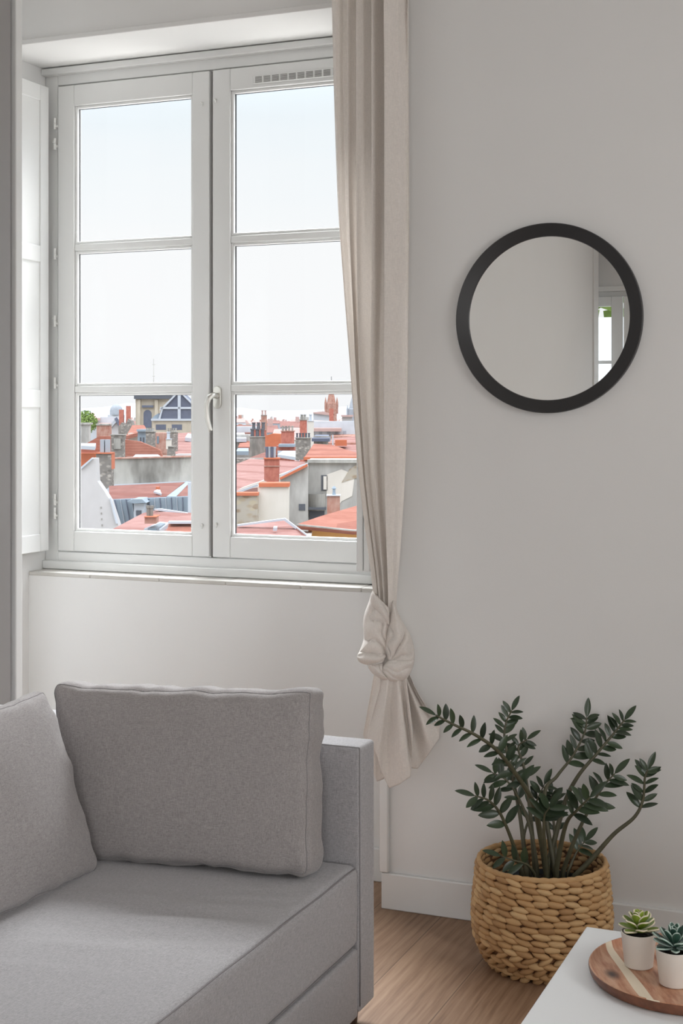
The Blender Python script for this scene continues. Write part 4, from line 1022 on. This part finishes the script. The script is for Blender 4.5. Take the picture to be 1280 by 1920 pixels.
T = chim('squat terracotta chimney on the bottom pink roof', 271, 292, 970, 982, 32.5, 'brick2', 0, 'conc', 'orange'); 
for u in (278, 284): bm = bmesh.new(); lathe(bm, [(.04, 0), (.04, .2), (.055, .2), (.055, .26), (0, .26)], 12, at(u, 969, 32.7)); link('chimney_pot', bm, C['conc'], T)

# ================= right pane
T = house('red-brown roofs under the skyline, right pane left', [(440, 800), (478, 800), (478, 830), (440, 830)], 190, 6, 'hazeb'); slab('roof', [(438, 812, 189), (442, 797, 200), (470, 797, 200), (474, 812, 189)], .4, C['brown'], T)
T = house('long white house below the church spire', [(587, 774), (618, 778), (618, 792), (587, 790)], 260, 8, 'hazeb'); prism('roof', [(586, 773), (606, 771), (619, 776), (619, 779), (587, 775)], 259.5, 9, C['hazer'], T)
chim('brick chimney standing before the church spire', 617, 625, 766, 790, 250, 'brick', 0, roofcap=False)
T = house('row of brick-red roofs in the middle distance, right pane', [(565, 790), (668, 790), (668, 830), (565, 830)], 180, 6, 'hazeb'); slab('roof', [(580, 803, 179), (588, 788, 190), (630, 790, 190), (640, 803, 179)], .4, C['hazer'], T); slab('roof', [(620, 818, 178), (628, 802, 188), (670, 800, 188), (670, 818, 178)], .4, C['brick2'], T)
for k in range(6): winbox(T, 568+k*15, 574+k*15, 808, 817, 180, 'hazeg')
T = house('white box shaped attic near the curtain', [(641, 781), (660, 781), (660, 795), (641, 795)], 200, 5, 'white'); rect('roof', 639, 662, 778, 781.5, 199.5, 6, C['hazer'], T)
chim('brick chimney left of centre on the skyline, right pane', 489, 500, 779, 802, 150, 'brick2', 2, 'hazer', 'conc'); chim('dark red chimney in the middle of the right pane', 562, 575, 788, 806, 150, 'brick', 2, 'conc', 'conc')
chim('white chimney beside the dark red one', 576, 588, 790, 810, 145, 'cream', 1, 'wht', 'wht')
T = house('grey roofed block below the skyline', [(588, 818), (616, 818), (616, 832), (588, 832)], 140, 3, 'conc'); slab('roof', [(584, 822, 139), (592, 815, 143), (616, 815, 143), (618, 822, 139)], .3, C['slate'], T)
T = house('low grey and white sheds at the left of the right pane', [(440, 815), (476, 815), (476, 870), (440, 870)], 120, 3, 'grey'); slab('roof', [(438, 822, 119), (442, 811, 124), (458, 811, 124), (462, 822, 119)], .3, C['wht'], T); slab('roof', [(446, 838, 116), (452, 824, 122), (468, 822, 122), (468, 838, 116)], .3, C['red'], T); slab('roof', [(442, 846, 113), (446, 840, 116), (466, 840, 116), (466, 846, 113)], .3, C['zinc'], T)
chim('grey streaked chimney with red top, left of the group of three', 468, 497, 820, 848, 105, 'conc', 3, 'dark', 'conc'); T = chim('orange-red chimney wall behind the streaked one', 471, 498, 807, 816, 108, 'brick', 3, 'dark', 'brick2')
T = house('bright orange-red gable wall in the group of chimneys', [(497, 817), (510, 813), (526, 814), (526, 840), (497, 840)], 104, 3, 'orange'); rect('coping', 496, 526, 838, 841, 103.8, .5, C['zinc'], T)
chim('square brick chimney right in the group', 527, 551, 809, 833, 100, 'brick', 4, 'conc', 'brick2')
T = house('small white dormers below the brick chimney', [(518, 836), (552, 836), (552, 850), (518, 850)], 98, 2, 'brick'); rect('roof', 522, 552, 833, 838, 97.7, 2.2, C['zinc'], T); rect('wall_band', 520, 552, 845, 852, 97.6, .3, C['wht'], T)
chim('grey speckled stone chimney with a row of small pots', 554, 582, 822, 862, 92, 'rubg', 5, 'dark', 'conc')
T = house('grey rubble roof edges behind the pink roof', [(440, 860), (500, 860), (500, 880), (440, 880)], 92, 2, 'rubg'); slab('roof', [(438, 880, 90), (446, 866, 93), (496, 848, 98), (520, 852, 97), (470, 866, 92)], .3, C['brown'], T); slab('roof', [(520, 852, 94), (530, 845, 97), (575, 846, 97), (560, 858, 92)], .2, C['wht'], T)
T = house('red roof with ridge above the orange eave strip', [(572, 858), (680, 858), (680, 866), (572, 866)], 76, 4, 'cream'); slab('roof', [(570, 858, 75.5), (588, 832, 86), (622, 834, 86), (680, 853, 78), (680, 858, 75.5)], .2, C['red'], T); rect('eave_strip', 569, 680, 857, 862.5, 75.2, .4, C['orange'], T)
T = house('brown-red roofs right against the curtain', [(615, 830), (680, 830), (680, 850), (615, 850)], 110, 3, 'brick2'); slab('roof', [(612, 838, 109), (622, 822, 114), (680, 816, 114), (680, 852, 106)], .3, C['pink'], T); rect('gable', 628, 650, 825, 836, 108, 1, C['orange'], T); rect('mast', 622.5, 625, 815, 838, 107, .1, C['wht'], T)
# large pink roof and brick chimney
T = house('large pale pink tiled roof in the right pane', [(436, 920), (440, 920), (575, 872), (575, 960), (436, 960)], 62, 1, 'cream')
slab('roof', [(434, 923, 61), (438, 872, 78), (468, 860, 80), (578, 866, 78), (560, 880, 74), (484, 914, 62)], .15, C['pink'], T)
prism('verge', [(442, 922), (482, 908), (484, 911), (444, 926)], 61, .3, C['wht'], T)
T = cth('chimney', 'tall brick chimney with a grey ribbed cowl on the pink roof', 'chimney', 510, 903, 60)
prism('stack', [(495, 860), (523, 860), (522, 903), (502, 904), (495, 901)], 60, .6, C['brick'], T); rect('band', 494, 524, 873, 875, 59.95, .7, C['brick2'], T); rect('cap', 494, 524, 858.5, 861, 59.9, .8, C['orange'], T)
for k in range(4): bm = bmesh.new(); lathe(bm, [(.055, 0), (.055, .40), (.06, .42), (.06, .46), (0, .46)], 12, at(500+k*4.9, 858, 60.2)); link('chimney_pot', bm, C['hazeg'] if k % 2 else C['slate'], T)
# grey gable with orange verge
T = house('grey rendered gable with an orange sloping verge', [(525, 898), (576, 873), (577, 873), (577, 1000), (525, 1000)], 57, 3, 'grey'); prism('verge', [(524, 896), (575.5, 870), (576.5, 874.5), (525, 900)], 56.8, .5, C['orange'], T); winbox(T, 560, 572, 945, 957, 57)
prism('roof_flashing', [(526, 892), (560, 874), (577, 868), (577, 871), (530, 893)], 57.5, .5, C['wht'], T)
# cream wall
T = house('smooth cream chimney wall with an orange coping', [(483, 912), (541, 912), (540, 1000), (483, 1000)], 54, .9, 'cream'); rect('coping', 485, 542, 906, 913, 53.9, 1.1, C['orange'], T)
T = house('rubble stone wall with a thin orange coping', [(436, 929), (483, 929), (483, 1000), (436, 1000)], 53.5, .6, 'rub'); rect('coping', 436, 484, 924, 929.5, 53.4, .8, C['orange'], T)
# grey building
T = house('large grey plastered building with a small balcony near the curtain', [(577, 866), (690, 866), (690, 1000), (577, 1000)], 58, 5, 'grey'); rect('cornice', 576, 690, 862, 868, 57.8, .4, C['conc'], T)
winbox(T, 602, 614, 891, 920, 58); rect('shutter', 606, 612, 893, 918, 57.9, .06, C['cream'], T)
bm = bmesh.new(); b = at(593, 956, 58.0)
for zz in (0,): lathe(bm, [(0, -.02), (.36, -.02), (.37, .32), (.37, .66), (.34, .66), (.34, .02), (0, .02)], 32, b)
link('balcony', bm, C['conc'], T); rect('balcony_slab', 577, 611, 952, 956, 57.4, .7, C['dark'], T); winbox(T, 580, 608, 957, 975, 57.95)
prism('plaster_patch', [(612, 890), (640, 880), (665, 890), (660, 930), (640, 940), (625, 960), (612, 930)], 57.97, .05, C['cream'], T); prism('exposed_stone', [(640, 905), (655, 880), (672, 868), (672, 895), (655, 900)], 57.95, .05, C['rub'], T)
T = chim('small brick chimney with a blue pot', 613, 637, 930, 968, 48, 'brick2', 0, 'slate', 'wht'); bm = bmesh.new(); lathe(bm, [(.07, 0), (.05, .08), (.05, .2), (.09, .22), (.02, .3), (0, .3)], 12, at(626, 928, 48.2)); link('chimney_pot', bm, C['zinc'], T)
# bottom right tiled roof and ochre wall
T = house('orange tiled roof over an ochre wall by the curtain', [(578, 990), (690, 994), (690, 1040), (578, 1040)], 36, 3, 'yel'); slab('roof', [(556, 983, 35.5), (600, 968, 39), (665, 949, 44), (700, 940, 45), (700, 994, 35.5), (660, 993.5, 35.5)], .12, C['red'], T)
prism('gutter', [(556, 983), (660, 993.5), (700, 994), (700, 996.5), (660, 996), (556, 985.5)], 35.3, .15, C['conc'], T)
T = house('brown-pink tiled roof with white edges at the bottom of the right pane', [(436, 1016), (580, 1016), (580, 1040), (436, 1040)], 33, 3, 'cream'); slab('roof', [(436, 1012, 32), (446, 984, 34.5), (534, 974, 36), (576, 1006, 32), (576, 1012, 32)], .12, C['pink'], T)
prism('ridge_flashing', [(444, 984), (534, 972), (577, 1004), (570, 1004), (532, 976), (446, 987)], 33.9, .2, C['wht'], T); slab('roof_vent', [(512, 989, 33), (514, 986, 33.2), (520, 986.5, 33.2), (519, 989.5, 33)], .08, C['wht'], T)

# ================= outside the rear window (mirror only): a pale building and trees on a slope
T = thing('rear_building', 'white building outside the window seen in the mirror', 'building', (-6, -34, -20), kind='structure'); box('wall', -22, 12, -40, -34, -20, 4.3, M['rearwhite'], T)
T = thing('rear_trees', 'green trees above the white building seen in the mirror', 'tree', (-6, -44, 0)); random.seed(9); bm = bmesh.new()
for i in range(5000):
    p = Vector((random.uniform(-24, 12), random.uniform(-48, -42), 0)); p.z = random.uniform(3, 11+2*noise.noise(Vector((p.x*.3, 0, 0)))); a = Vector((random.gauss(0, 1), random.gauss(0, 1), random.gauss(0, 1))).normalized(); b_ = a.orthogonal().normalized()
    bm.faces.new([bm.verts.new(p+a*.35), bm.verts.new(p+b_*.25), bm.verts.new(p-a*.35), bm.verts.new(p-b_*.25)])
T2 = link('foliage', bm, C['green'], T)

GR = {'cushion': 'loose sofa cushions', 'chimney': 'rooftop chimneys of the old town', 'building': 'rooftop buildings of the old town', 'shutter': 'folded window shutters', 'spire': 'church spires', 'tree': 'trees among the houses'}
for o in list(SC.objects):
    if o.parent is None and 'category' in o and 'group' not in o and o.get('kind') != 'structure':
        if o['category'] in GR: o['group'] = GR[o['category']]
        elif o.name.startswith('potted_succulent'): o['group'] = 'potted succulents on the tray'
